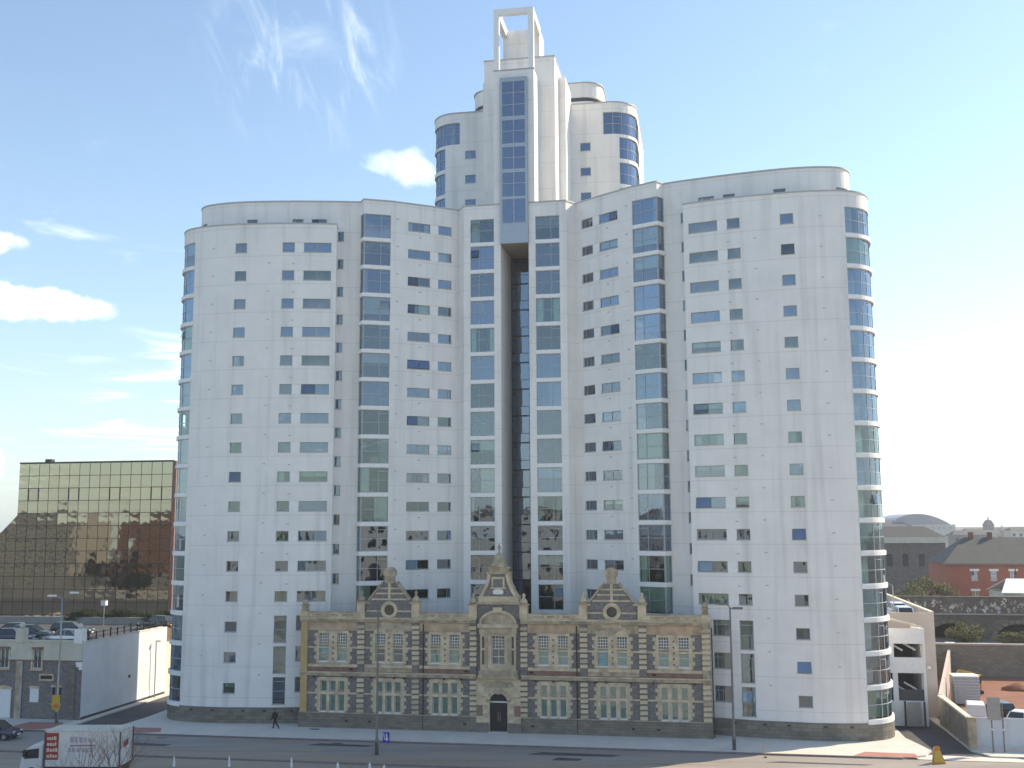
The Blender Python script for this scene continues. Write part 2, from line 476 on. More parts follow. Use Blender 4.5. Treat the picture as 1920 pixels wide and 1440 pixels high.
M_RETAIN = mat_masonry("retaining_stone", (.25, .225, .185), (.175, .16, .135), (.08, .075, .065), .6, .25, .015, stain=.5,
                       stain_col=(.09, .10, .06))
M_PINKW = mat_plain("beige_pink_render", (.48, .42, .38), .8, var=.1, scale=.5)
M_CONC = mat_plain("concrete", (.30, .29, .27), .85, var=.15, scale=.6, bump=.1)
M_FAR = mat_plain("far_stone", (.20, .17, .15), .9, var=.3, scale=.2)
M_DOME = mat_plain("grey_metal_shell", (.26, .26, .31), .4, .3, var=.1, scale=.1)
M_BARK = mat_plain("bark", (.055, .045, .035), .9, var=.3, scale=6)
M_LEAF1 = mat_leaf("olive_leaf", (.075, .085, .028), (.17, .16, .06))
M_LEAF2 = mat_leaf("dark_leaf", (.018, .032, .012), (.06, .075, .025))
M_RED = mat_plain("red_print", (.34, .03, .03), .5, var=.1)
M_ORANGE = mat_plain("orange_sheet", (.62, .22, .02), .5, var=.1)
M_YELLOW = mat_plain("yellow_sheet", (.62, .40, .04), .5, var=.1)
M_BLUE = mat_plain("sign_blue", (.03, .04, .42), .4, var=.1)
M_LORRY = mat_paint("lorry_white", (.62, .63, .64), .3)
M_LILAC = mat_plain("faded_print", (.40, .36, .42), .5, var=.1)
M_CLOTH = mat_plain("dark_cloth", (.018, .018, .024), .9, var=.3)
M_SKIN = mat_plain("skin", (.42, .24, .17), .6, var=.1)
M_HAIR = mat_plain("dark_hair", (.02, .015, .012), .7, var=.1)
M_LAMP = mat_plain("lamp_white", (.75, .75, .73), .4, var=.03)
M_TIMBER = mat_plain("brown_timber", (.16, .10, .06), .8, var=.25, scale=4)


# ------------------------------------------------------------------ mesh helpers
class MB:
    def __init__(s):
        s.v = []; s.f = []

    def quad(s, a, b, c, d):
        n = len(s.v); s.v += [a, b, c, d]; s.f.append((n, n + 1, n + 2, n + 3)); return s

    def poly(s, pts):
        n = len(s.v); s.v += list(pts); s.f.append(tuple(range(n, n + len(pts)))); return s

    def hexa(s, lo, hi):
        """two rings of four points"""
        n = len(s.v); s.v += list(lo) + list(hi)
        s.f += [(n + 3, n + 2, n + 1, n), (n + 4, n + 5, n + 6, n + 7)]
        for i in range(4):
            j = (i + 1) % 4
            s.f.append((n + i, n + j, n + 4 + j, n + 4 + i))
        return s

    def box(s, x0, x1, y0, y1, z0, z1):
        return s.hexa([(x0, y0, z0), (x1, y0, z0), (x1, y1, z0), (x0, y1, z0)],
                      [(x0, y0, z1), (x1, y0, z1), (x1, y1, z1), (x0, y1, z1)])

    def prism_y(s, pts, y0, y1):
        """polygon in x,z (counter-clockwise seen from -y) pushed from y0 to y1"""
        n = len(s.v); k = len(pts)
        s.v += [(p[0], y0, p[1]) for p in pts] + [(p[0], y1, p[1]) for p in pts]
        s.f.append(tuple(range(n, n + k))); s.f.append(tuple(range(n + 2 * k - 1, n + k - 1, -1)))
        for i in range(k):
            j = (i + 1) % k
            s.f.append((n + j, n + i, n + k + i, n + k + j))
        return s

    def prism_z(s, pts, z0, z1):
        n = len(s.v); k = len(pts)
        s.v += [(p[0], p[1], z0) for p in pts] + [(p[0], p[1], z1) for p in pts]
        s.f.append(tuple(range(n + k - 1, n - 1, -1))); s.f.append(tuple(range(n + k, n + 2 * k)))
        for i in range(k):
            j = (i + 1) % k
            s.f.append((n + i, n + j, n + k + j, n + k + i))
        return s

    def loft(s, rings, cap=True):
        n = len(s.v); k = len(rings[0])
        for r in rings: s.v += list(r)
        for i in range(len(rings) - 1):
            for j in range(k):
                j2 = (j + 1) % k
                s.f.append((n + i * k + j, n + i * k + j2, n + (i + 1) * k + j2, n + (i + 1) * k + j))
        if cap:
            s.f.append(tuple(range(n + k - 1, n - 1, -1)))
            e = n + (len(rings) - 1) * k
            s.f.append(tuple(range(e, e + k)))
        return s

    def tube(s, p0, p1, r0, r1=None, n=8):
        r1 = r0 if r1 is None else r1
        p0, p1 = Vector(p0), Vector(p1)
        d = (p1 - p0).normalized()
        u = d.cross(Vector((0, 0, 1)))
        if u.length < 1e-4: u = Vector((1, 0, 0))
        u.normalize(); w = d.cross(u)
        rings = []
        for p, r in ((p0, r0), (p1, r1)):
            rings.append([tuple(p + u * (r * cos(2 * pi * i / n)) + w * (-r * sin(2 * pi * i / n))) for i in range(n)])
        return s.loft(rings[::-1])

    def lathe(s, prof, c=(0, 0), n=16):
        """profile [(radius, z)] turned about the upright axis at c"""
        rings = [[(c[0] + r * cos(2 * pi * i / n), c[1] + r * sin(2 * pi * i / n), z) for i in range(n)] for r, z in prof]
        return s.loft(rings)

    def beam(s, p0, p1, w, h):
        """box between two points, w across (level), h upright"""
        p0, p1 = Vector(p0), Vector(p1)
        d = (p1 - p0).normalized()
        u = d.cross(Vector((0, 0, 1)))
        if u.length < 1e-4: u = Vector((1, 0, 0))
        u = u.normalized() * (w / 2); t = u.cross(d).normalized() * (h / 2)
        r = lambda p: [tuple(p - u - t), tuple(p + u - t), tuple(p + u + t), tuple(p - u + t)]
        return s.hexa(r(p0), r(p1))

    def mesh(s, name):
        me = bpy.data.meshes.new(name)
        me.from_pydata([tuple(v) for v in s.v], [], s.f)
        me.update()
        return me

    def build(s, name, mat, parent=None, loc=None, smooth=False, fix=True):
        me = s.mesh(name)
        if fix and len(s.f) < 40000:
            bm = bmesh.new(); bm.from_mesh(me)
            bmesh.ops.recalc_face_normals(bm, faces=bm.faces)
            bm.to_mesh(me); bm.free()
        me.materials.append(mat)
        if smooth:
            for p in me.polygons: p.use_smooth = True
        return link(name, me, parent, loc)


def link(name, me, parent=None, loc=None, rz=0.):
    o = bpy.data.objects.new(name, me)
    COL.objects.link(o)
    if parent is not None: o.parent = parent
    if loc is not None: o.location = loc
    if rz: o.rotation_euler = (0, 0, rz)
    return o


def bevel(o, w=.02, seg=1):
    md = o.modifiers.new('bevel', 'BEVEL'); md.width = w; md.segments = seg; md.limit_method = 'ANGLE'
    return o


def tag(o, label, cat, group=None):
    o['label'] = label; o['category'] = cat
    if group: o['group'] = group
    return o


def setting(o, kind='structure'):
    o['kind'] = kind
    return o


def W(a, b, z=0.):
    """street frame (a along the street, b away from the camera) to world"""
    return Vector((X0 + a * cos(PHI) + b * sin(PHI), Y0 - a * sin(PHI) + b * cos(PHI), z))


def thing(name, label, cat, a, b, z=0., rz=0., group=None):
    """an Empty at the thing's base, turned with the street"""
    o = link(name, None, None, W(a, b, z), -PHI + rz)
    return tag(o, label, cat, group)


def thing_w(name, label, cat, loc, rz=0., group=None):
    return tag(link(name, None, None, loc, rz), label, cat, group)


def copy_tree(o, parent=None):
    c = o.copy(); COL.objects.link(c); c.parent = parent
    for ch in list(o.children): copy_tree(ch, c)
    return c


# ------------------------------------------------------------------ paths in plan, walls with openings, windows
class Path:
    def __init__(s, pts):
        s.p = [Vector((p[0], p[1])) for p in pts]
        s.s = [0.]
        for i in range(1, len(s.p)): s.s.append(s.s[-1] + (s.p[i] - s.p[i - 1]).length)
        s.L = s.s[-1]

    def seg(s, t):
        for i in range(len(s.p) - 1):
            if t <= s.s[i + 1] + 1e-9: return i
        return len(s.p) - 2

    def at(s, t, off=0.):
        """point at arc length t, pushed out by off (mitred at the corners)"""
        i = s.seg(t)
        d = (s.p[i + 1] - s.p[i]).normalized()
        n = Vector((d.y, -d.x))
        base = s.p[i] + d * (t - s.s[i])
        j = None
        if abs(t - s.s[i]) < 1e-6 and i > 0: j = i - 1
        elif abs(t - s.s[i + 1]) < 1e-6 and i + 2 < len(s.p): j = i + 1
        if j is not None:
            d2 = (s.p[j + 1] - s.p[j]).normalized(); n2 = Vector((d2.y, -d2.x))
            m = (n + n2)
            if m.length > .1:
                m.normalize(); n = m / max(.5, m.dot(n))
        return base + n * off

    def s_at_a(s, a, start=0):
        for i in range(start, len(s.p) - 1):
            a0, a1 = s.p[i].x, s.p[i + 1].x
            if (a0 - a) * (a1 - a) <= 0 and abs(a1 - a0) > 1e-9:
                return s.s[i] + (a - a0) / (a1 - a0) * (s.s[i + 1] - s.s[i])
        raise ValueError(a)

    def samples(s, t0, t1):
        return [t0] + [v for v in s.s if t0 + 1e-4 < v < t1 - 1e-4] + [t1]


def catmull(pts, n=4):
    out = []
    P = [Vector(p) for p in pts]
    for i in range(len(P) - 1):
        p0 = P[max(i - 1, 0)]; p1 = P[i]; p2 = P[i + 1]; p3 = P[min(i + 2, len(P) - 1)]
        for k in range(n):
            t = k / n
            out.append(.5 * ((2 * p1) + (p2 - p0) * t + (2 * p0 - 5 * p1 + 4 * p2 - p3) * t * t + (3 * p1 - p0 - 3 * p2 + p3) * t ** 3))
    out.append(P[-1])
    return [(v.x, v.y) for v in out]


def sweep(mb, path, t0, t1, o0, o1, z0, z1):
    """a bar that follows the path between two offsets"""
    rings = []
    for t in path.samples(t0, t1):
        a = path.at(t, o0); b = path.at(t, o1)
        rings.append([(a.x, a.y, z0), (b.x, b.y, z0), (b.x, b.y, z1), (a.x, a.y, z1)])
    return mb.loft(rings)


def wall(path, ops, z0, z1, depth=.3):
    """sheet along the path with openings (t0,t1,z0,z1) and their reveals"""
    mb = MB()
    br = sorted(set([round(v, 5) for v in path.s] + [round(v, 5) for o in ops for v in o[:2]]))
    br = [b for i, b in enumerate(br) if i == 0 or b - br[i - 1] > 1e-4]
    for i in range(len(br) - 1):
        ta, tb = br[i], br[i + 1]; tm = (ta + tb) / 2
        holes = sorted([(o[2], o[3]) for o in ops if o[0] - 1e-6 < tm < o[1] + 1e-6])
        a = path.at(ta); b = path.at(tb)
        z = z0
        for h0, h1 in holes + [(z1, z1)]:
            if h0 - z > 1e-4:
                mb.quad((a.x, a.y, z), (b.x, b.y, z), (b.x, b.y, h0), (a.x, a.y, h0))
            z = max(z, h1)
    for t0, t1, h0, h1 in ops:
        ts = path.samples(t0, t1)
        for i in range(len(ts) - 1):
            a, b = path.at(ts[i]), path.at(ts[i + 1])
            c, d = path.at(ts[i], -depth), path.at(ts[i + 1], -depth)
            mb.quad((a.x, a.y, h0), (c.x, c.y, h0), (d.x, d.y, h0), (b.x, b.y, h0))
            mb.quad((a.x, a.y, h1), (b.x, b.y, h1), (d.x, d.y, h1), (c.x, c.y, h1))
        for t, sg in ((t0, 1), (t1, -1)):
            a, c = path.at(t), path.at(t, -depth)
            q = [(a.x, a.y, h0), (a.x, a.y, h1), (c.x, c.y, h1), (c.x, c.y, h0)]
            mb.quad(*(q if sg > 0 else q[::-1]))
    return mb


def window(root, path, t0, t1, z0, z1, cols=(), rows=None, inset=.12, fw=.05, name='window', frame=M_FRAME, glass=None,
           blind=None, sill=True, blind_mats=M_BLIND, rnd=RND):
    """frame (the window itself) with panes, and perhaps a blind, as its pieces.
    cols: arc lengths of uprights; rows: for every column the levels of its cross bars"""
    mb = MB()
    o0, o1 = -inset - .08, -inset
    edges = [t0] + list(cols) + [t1]
    for k, t in enumerate(edges):
        h = fw * (.5 if 0 < k < len(edges) - 1 else 1)
        a = t if k == 0 else t - h
        b = t if k == len(edges) - 1 else t + h
        sweep(mb, path, max(a, t0), min(b, t1), o0, o1, z0, z1)
    n = len(edges) - 1
    rows = rows or [()] * n
    panes = []
    for k in range(n):
        a, b = edges[k] + fw * (1 if k == 0 else .5), edges[k + 1] - fw * (1 if k == n - 1 else .5)
        zs = [z0] + list(rows[k]) + [z1]
        for q, z in enumerate(zs):
            lo = z if q == 0 else z - (fw * .5 if q < len(zs) - 1 else fw)
            hi = z + fw * (1 if q == 0 else .5) if q < len(zs) - 1 else z
            sweep(mb, path, a, b, o0 + .002, o1 - .002, lo, hi)
        for q in range(len(zs) - 1):
            panes.append((a, b, zs[q] + fw * .5, zs[q + 1] - fw * .5))
    w = mb.build(name, frame, root, fix=False)
    if sill:
        sm = MB(); sweep(sm, path, t0 - .04, t1 + .04, -inset, .05, z0 - .05, z0 + .015)
        sm.build('sill', M_COPING, w, fix=False)
    g = glass or rnd.choice(M_GLASS)
    tilt = rnd.uniform(-.008, .008)
    for a, b, za, zb in panes:
        pm = MB()
        ts = path.samples(a, b)
        swing = .5 < zb - za < 1.1 and b - a < 1.3 and rnd.random() < .07
        tw = rnd.uniform(-.006, .006)
        for i in range(len(ts) - 1):
            oo = o0 + .04
            p, q = path.at(ts[i], oo + tw), path.at(ts[i + 1], oo - tw)
            if swing:   # top-hung light pushed open at the bottom
                p2, q2 = path.at(ts[i], o1 + .24), path.at(ts[i + 1], o1 + .24)
                p, q = path.at(ts[i], o1 + .02), path.at(ts[i + 1], o1 + .02)
                pm.quad((p2.x, p2.y, za + .04), (q2.x, q2.y, za + .04), (q.x, q.y, zb), (p.x, p.y, zb))
            else:
                pm.quad((p.x, p.y, za), (q.x, q.y, za), (q.x, q.y, zb), (p.x, p.y, zb))
        pm.build('pane', g, w, fix=False)
    if blind is None: blind = rnd.random() < (.62 if z1 - z0 > 1.5 else .34)
    if blind:
        bm = rnd.choice(blind_mats)
        kind = rnd.random()
        if kind < .45:      # roller blind, part way down
            sp = [(t0 + .06, t1 - .06, z0 + (z1 - z0) * rnd.choice((.05, .3, .5, .6)), z1 - .03)]
        elif kind < .75:    # drawn curtains at the two sides
            w_ = (t1 - t0) * rnd.uniform(.12, .3)
            sp = [(t0 + .06, t0 + w_, z0 + .04, z1 - .03), (t1 - w_, t1 - .06, z0 + .04, z1 - .03)]
        else:               # one side closed
            m_ = t0 + (t1 - t0) * rnd.uniform(.35, .65)
            sp = [(t0 + .06, m_, z0 + .04, z1 - .03) if rnd.random() < .5 else (m_, t1 - .06, z0 + .04, z1 - .03)]
        for a, b, za, zb in sp:
            pm = MB(); sweep(pm, path, a, b, o0 - .14, o0 - .12, za, zb)
            pm.build('blind', bm, w, fix=False)
    return w


def interior(path, t0, t1, z0, z1, depth=3.2, step=2.85, base=None):
    """back walls and floors of the rooms behind a facade"""
    mb = MB()
    ts = path.samples(t0, t1)
    for i in range(len(ts) - 1):
        a, b = path.at(ts[i], -depth), path.at(ts[i + 1], -depth)
        mb.quad((a.x, a.y, z0), (b.x, b.y, z0), (b.x, b.y, z1), (a.x, a.y, z1))
        c, d = path.at(ts[i], -.34), path.at(ts[i + 1], -.34)
        z = z0 if base is None else base
        while z < z1 + .01:
            mb.quad((a.x, a.y, z), (b.x, b.y, z), (d.x, d.y, z), (c.x, c.y, z))
            z += step
    return mb


def mir(pts):
    return [(-p[0], p[1]) for p in pts][::-1]


# ------------------------------------------------------------------ ground, roads, pavements
def flat(name, pts, z, mat, kind='structure'):
    """level sheet in the street frame"""
    mb = MB(); mb.poly([tuple(W(a, b, z)) for a, b in pts])
    return setting(mb.build(name, mat), kind)


def slab(name, pts, z0, z1, mat):
    mb = MB(); mb.prism_z([tuple(W(a, b).xy) for a, b in pts], z0, z1)
    return setting(mb.build(name, mat))


def build_ground():
    mb = MB(); mb.quad((-2500, -600, -.14), (2500, -600, -.14), (2500, 3500, -.14), (-2500, 3500, -.14))
    setting(mb.build('ground', M_URBAN))
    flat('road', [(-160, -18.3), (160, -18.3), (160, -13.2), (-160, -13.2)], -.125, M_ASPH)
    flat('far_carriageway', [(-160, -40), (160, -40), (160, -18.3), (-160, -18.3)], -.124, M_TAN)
    flat('side_street_west', [(-40.4, -13.2), (-36.2, -13.2), (-35.8, -8), (-35.8, 60), (-40.4, 60)], -.121, M_ASPH2)
    flat('side_street_east', [(35.2, -13.2), (39.0, -13.2), (39.2, -8), (39.2, 3), (37.9, 60), (34.9, 60), (34.9, -6.4)], -.121, M_ASPH2)
    # pavement in front of the tower, with rounded corners at both side streets
    pv = [(-36.0, 10), (-35.7, -6), (-36.0, -9.5), (-35.2, -11.8), (-33.0, -13.0), (33.2, -13.0), (35.2, -11.9), (36.0, -10.0),
          (35.4, -7.2), (34.85, -5.0), (34.7, 10)]
    pv = pv[:]
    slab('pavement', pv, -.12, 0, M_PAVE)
    kb = [(-33.0, -13.0), (33.2, -13.0), (33.2, -13.22), (-33.0, -13.22)]
    slab('kerb', kb, -.12, .006, M_KERB)
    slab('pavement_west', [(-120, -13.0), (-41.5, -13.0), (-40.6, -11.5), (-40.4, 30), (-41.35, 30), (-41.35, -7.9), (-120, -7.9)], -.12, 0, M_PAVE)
    slab('kerb_west', [(-120, -13.22), (-41.5, -13.22), (-41.5, -13.0), (-120, -13.0)], -.12, .006, M_KERB)
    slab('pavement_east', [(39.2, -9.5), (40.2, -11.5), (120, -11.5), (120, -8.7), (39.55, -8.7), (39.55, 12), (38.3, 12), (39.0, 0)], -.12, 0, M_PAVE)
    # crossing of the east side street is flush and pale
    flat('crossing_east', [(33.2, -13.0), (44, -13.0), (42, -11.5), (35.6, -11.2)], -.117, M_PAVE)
    flat('tactile_paving_east', [(29.5, -12.95), (34.6, -12.95), (34.4, -11.5), (30.6, -11.3)], .005, M_TACT)
    flat('tactile_paving_west', [(-35.0, -12.2), (-32.2, -12.95), (-30.6, -12.2), (-31.5, -10.4), (-34.6, -10.6)], .005, M_TACT)
    flat('tactile_paving_corner', [(-46, -12.9), (-42.2, -12.9), (-41.2, -11.2), (-42, -9.4), (-45.5, -9.6)], .005, M_TACT)
    # tan median with its kerb lines
    slab('median', [(-150, -21.6), (150, -21.6), (150, -21.3), (-150, -21.3)], -.13, -.02, M_KERB)
    flat('bounce_forecourt', [(-150, -88), (150, -88), (150, -40), (-150, -40)], -.122, M_BOUNCE)  # out-of-view pale sheet, added to bounce sunlight onto the tower front
    flat('soil_lot', [(40, -8.2), (110, -8.2), (110, 34), (41.5, 34)], -.10, M_SOIL)
    flat('plaza_west', [(-120, 16), (-41.5, 16), (-41.5, 60), (-120, 60)], -.118, M_ASPH2)
    flat('parking_lot_west', [(-260, -70), (-75, -70), (-75, 15.9), (-260, 15.9)], -.119, M_ASPH2)
    # worn patches on the carriageway
    rr = random.Random(5)
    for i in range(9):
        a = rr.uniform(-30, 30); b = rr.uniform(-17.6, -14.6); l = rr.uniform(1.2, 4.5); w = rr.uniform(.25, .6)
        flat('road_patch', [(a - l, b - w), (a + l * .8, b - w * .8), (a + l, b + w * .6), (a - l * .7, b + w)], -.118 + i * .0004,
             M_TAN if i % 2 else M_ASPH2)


build_ground()


# ------------------------------------------------------------------ the white apartment tower
HF = 2.85


def t_near(path, pt):
    pt = Vector(pt); best = (1e9, 0)
    for i in range(len(path.p) - 1):
        d = path.p[i + 1] - path.p[i]
        k = max(0, min(1, (pt - path.p[i]).dot(d) / d.length_squared))
        q = path.p[i] + d * k
        best = min(best, ((q - pt).length, path.s[i] + k * d.length))
    return best[1]


def build_tower():
    root = thing('apartment_tower', 'tall white rendered apartment tower with two curved wings and stepped central core', 'building', 0, 0)
    nose_v = catmull([(-31.2, 5), (-32.5, .8), (-32.75, -2.4), (-32.2, -4.4), (-30.5, -5.45), (-27, -5.75), (-22, -5.05), (-17, -3.95)], 5)
    vl = [(-29, 11)] + nose_v + [(-15.34, -3.45), (-14.68, -4.34), (-12.12, -3.1), (-10.68, -2.06), (-8.7, -.68), (-6.76, .84), (-6.15, 1.3),
                                 (-5.3, 0.), (-1.45, 0.), (-1.45, 6.)]
    w1 = catmull([(-30.8, 9.5), (-32.9, 4.5), (-33.9, 1), (-34.25, -2.0), (-34.0, -4.4), (-33.1, -5.9), (-31.63, -6.78), (-29.5, -7.2),
                  (-27, -7.28), (-25.87, -7.17), (-22.3, -6.75), (-20.2, -6.28), (-17.6, -5.58), (-17.13, -5.42)], 4) + [(-17.62, -3.9)]
    ZV, ZW = 51.1, 48.35
    for sd in (-1, 1):
        P = lambda a, b: (sd * a, b)
        pv = Path(vl if sd < 0 else mir(vl))
        pw = Path(w1 if sd < 0 else mir(w1))

        def span(path, p, q):
            t0, t1 = t_near(path, p), t_near(path, q)
            return (t0, t1) if t0 < t1 else (t1, t0)

        def order(l):
            return l if sd < 0 else l[::-1]
        # ---------------- inner volume
        ops = []; jobs = []
        b_out, b_c, b_in = P(15.30, -3.5), P(14.68, -4.34), P(12.2, -3.14)
        tb = span(pv, b_out, b_in); tc_ = t_near(pv, b_c)
        tin = t_near(pv, b_in)
        tdiv = tin + (tc_ - tin) * .36
        il = span(pv, P(10.68, -2.06), P(8.70, -.68)); ism = span(pv, P(7.98, -.12), P(6.80, .80))
        grp = (min(il[0], ism[0]), max(il[1], ism[1]))
        co = span(pv, P(4.62, 0), P(2.15, 0))
        tco = t_near(pv, P(4.62, 0)); tci = t_near(pv, P(2.15, 0)); tcd = tco + (tci - tco) * .36
        sl = span(pv, P(17.50, -4.05), P(16.90, -3.92))
        for k in range(14):
            z1 = 49.68 - HF * k; z0 = z1 - 2.44
            ops.append((*tb, z0, z1))
            mid = z0 + 1.22; top = z1 - .34
            cols = order([tc_, tdiv]); rows = order([(mid,), (mid,), (mid, top)])
            jobs.append(('bay_window', tb, z0, z1, cols, rows))
            ops.append((*co, z0 - .04, z1 - .04))
            jobs.append(('window', co, z0 - .04, z1 - .04, [tcd], order([(mid, top), (mid,)])))
            zi = 49.20 - HF * k
            ops.append((*grp, zi - .92, zi))
            jobs.append(('window', il, zi - .92, zi, [(il[0] + il[1]) / 2], None))
            jobs.append(('window', ism, zi - .92, zi, [ism[0] + (ism[1] - ism[0]) * (.75 if sd < 0 else .28)], None))
            jobs.append(('panel', (il[1], ism[0]) if sd < 0 else (ism[1], il[0]), zi - .92, zi, None, None))
            zs = 47.99 - HF * k
            if k < 13:
                ops.append((*sl, zs - 1.0, zs)); jobs.append(('window', sl, zs - 1.0, zs, [], None))
        # set-back top storey above the wing's parapet
        z1 = 46.43 + HF
        for p, q, nm, zz0 in ((P(26.6, -5.72), P(25.5, -5.62), 'window', z1 - .97), (P(22.0, -5.05), P(20.9, -4.82), 'window', z1 - .97),
                              (P(20.1, -4.64), P(18.6, -4.3), 'window', z1 - .97), (P(31.2, -5.2), P(32.73, -1.6), 'corner_window', z1 - 1.2)):
            t = span(pv, p, q)
            ops.append((*t, zz0, z1)); jobs.append((nm, t, zz0, z1, [(t[0] + t[1]) / 2] if nm != 'window' or abs(t[1] - t[0]) > 1.3 else [], None))
        wall(pv, ops, 0, ZV).build('wall', M_WALL, root, fix=False)
        for nm, t, z0, z1, cols, rows in jobs:
            if nm == 'panel':
                mb = MB(); sweep(mb, pv, t[0], t[1], -.14, -.05, z0, z1); mb.build('infill_panel', M_WALL2, root, fix=False)
            else:
                window(root, pv, t[0], t[1], z0, z1, cols, rows, name=nm, inset=.08 if nm == 'bay_window' else .12,
                       sill=(nm == 'window' and z1 - z0 < 1.3))
        for k in range(13):     # the projecting slab edges between the stacked bays
            z1 = 49.68 - HF * k - 2.44
            mb = MB(); sweep(mb, pv, tb[0] - .05, tb[1] + .05, -.05, .07, z1 - .39, z1 - .02); mb.build('slab_edge', M_WALL2, root, fix=False)
            mb = MB(); sweep(mb, pv, co[0] - .05, co[1] + .05, -.05, .05, z1 - .43, z1 - .06); mb.build('slab_edge', M_WALL2, root, fix=False)
        for k in range(13):     # extract vents beside the bays and under the windows
            for q, dz in ((P(11.6, -2.75), 0.0), (P(9.6, -1.3), -1.7)):
                tv = t_near(pv, q); zz = 49.3 - HF * k + dz
                mb = MB(); sweep(mb, pv, tv - .13, tv + .13, -.01, .04, zz, zz + .11); mb.build('vent', M_VENT, root, fix=False)
        lo = t_near(pv, P(32.75, -2.4)), t_near(pv, P(1.45, 0))
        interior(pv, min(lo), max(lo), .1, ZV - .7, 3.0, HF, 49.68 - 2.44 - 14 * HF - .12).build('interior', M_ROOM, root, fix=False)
        mb = MB(); sweep(mb, pv, 0 if sd < 0 else .01, pv.L - .01, -.35, .07, ZV - .02, ZV + .12); mb.build('coping', M_COPING, root, fix=False)
        # ---------------- outer wing
        ops = []; jobs = []
        sw = span(pw, P(27.05, -7.3), P(25.87, -7.18)); ps = span(pw, P(22.29, -6.75), P(21.11, -6.5)); pl = span(pw, P(20.24, -6.28), P(17.61, -5.58))
        grp = (min(ps[0], pl[0]), max(ps[1], pl[1]))
        eb = span(pw, P(31.63, -6.8), P(34.2, -2.2)); te = t_near(pw, P(31.63, -6.8)); tn = t_near(pw, P(34.2, -2.2))
        small = span(pw, P(20.25, -6.28), P(18.8, -5.9))
        for k in range(16):
            z1 = 46.43 - HF * k
            ops.append((*sw, z1 - .97, z1)); jobs.append(('window', sw, z1 - .97, z1, [], None))
            ze = 46.92 - HF * k
            ops.append((*eb, ze - 2.44, ze))
            c3 = [te + (tn - te) * f for f in (.27, .42, .72)]
            jobs.append(('corner_window', eb, ze - 2.44, ze, order(c3[::-1]) if sd < 0 else c3,
                         order([(ze - 1.25,), (ze - 1.25,), (ze - 1.25, ze - .36), (ze - 1.25,)])))
            if k < 13:
                ops.append((*grp, z1 - .97, z1))
                jobs.append(('window', pl, z1 - .97, z1, [(pl[0] + pl[1]) / 2], None)); jobs.append(('window', ps, z1 - .97, z1, [], None))
                jobs.append(('panel', (ps[1], pl[0]) if sd < 0 else (pl[1], ps[0]), z1 - .97, z1, None, None))
            else:
                zt = z1 + .55
                ops.append((*ps, zt - 2.5, zt)); jobs.append(('window', ps, zt - 2.5, zt, [], [(zt - 1.3, zt - .42)]))
                ops.append((*small, zt - 1.38, zt)); jobs.append(('window', small, zt - 1.38, zt, [small[0] + (small[1] - small[0]) * (.75 if sd < 0 else .22)], [(zt - .42,), (zt - .42,)]))
        wall(pw, ops, 1.45, ZW).build('wing_wall', M_WALL, root, fix=False)
        for nm, t, z0, z1, cols, rows in jobs:
            if nm == 'panel':
                mb = MB(); sweep(mb, pw, t[0], t[1], -.14, -.05, z0, z1); mb.build('infill_panel', M_WALL2, root, fix=False)
            else:
                window(root, pw, t[0], t[1], z0, z1, cols, rows, name=nm, inset=.06 if nm == 'corner_window' else .12,
                       frame=M_FRAME_L if nm == 'corner_window' else M_FRAME, sill=nm == 'window')
        for k in range(16):
            ze = 46.92 - HF * k - 2.44
            mb = MB(); sweep(mb, pw, eb[0] - .05, eb[1] + .05, -.05, .10, ze - .39, ze - .02); mb.build('slab_edge', M_WALL2, root, fix=False)
        for k in range(15):
            for q, dz in ((P(29.4, -7.2), -.2), (P(23.6, -6.9), -1.9), (P(21.2, -6.5), -2.0)):
                if q[0] * sd < 22 and k > 11: continue
                tv = t_near(pw, q); zz = 46.2 - HF * k + dz
                mb = MB(); sweep(mb, pw, tv - .12, tv + .12, -.01, .035, zz, zz + .1); mb.build('vent', M_VENT, root, fix=False)
        lo = sorted((t_near(pw, P(34.25, -1.0)), t_near(pw, P(17.4, -5.5))))
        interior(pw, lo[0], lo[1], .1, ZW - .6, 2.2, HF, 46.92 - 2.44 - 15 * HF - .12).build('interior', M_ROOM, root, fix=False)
        # stone plinth, a little proud of the render, with weathered blocks
        e0, e1 = (0, t_near(pw, P(17.13, -5.42))) if sd < 0 else (t_near(pw, P(17.13, -5.42)), pw.L)
        mb = MB(); sweep(mb, pw, e0 + .01, e1 - .01, -.3, .07, -.05, 1.44); mb.build('plinth', M_PLINTH, root, fix=False)
        mb = MB(); sweep(mb, pw, .01, pw.L - .01, -.35, .06, ZW - .02, ZW + .11); mb.build('coping', M_COPING, root, fix=False)
        for a_, b_, ang in ((30.2, -7.2, 0), (28.0, -7.3, 0), (25.0, -7.1, 0), (23.0, -6.85, 0), (20.5, -6.37, 0)):
            t = t_near(pw, P(a_, b_)); q = pw.at(t, .075)
            MB().box(q.x - .16, q.x + .16, q.y - .02, q.y + .1, 1.08, 1.22).build('air_brick', M_BLACK, root)
        # terrace roof of the wing
        pts = [(p.x, p.y) for p in pw.p]
        mb = MB(); mb.poly([(x, y, ZW - .45) for x, y in pts] + [(sd * 20, 9.5, ZW - .45)]); mb.build('terrace', M_CONC, root)
    # main roof and the back of the block
    outl = vl[:-1] + mir(vl[:-1])
    back = [(22, 13), (12, 18), (-12, 18), (-22, 13)]
    MB().poly([(x, y, ZV - .5) for x, y in outl + back]).build('roof', M_CONC, root)
    bp = Path([(29, 11)] + back + [(-29, 11)])
    wall(bp, [], 0, ZV).build('rear_wall', M_WALL, root, fix=False)
    # ---------------- deep glazed slot between the two columns
    ps_ = Path([(-1.45, 6.), (1.45, 6.)])
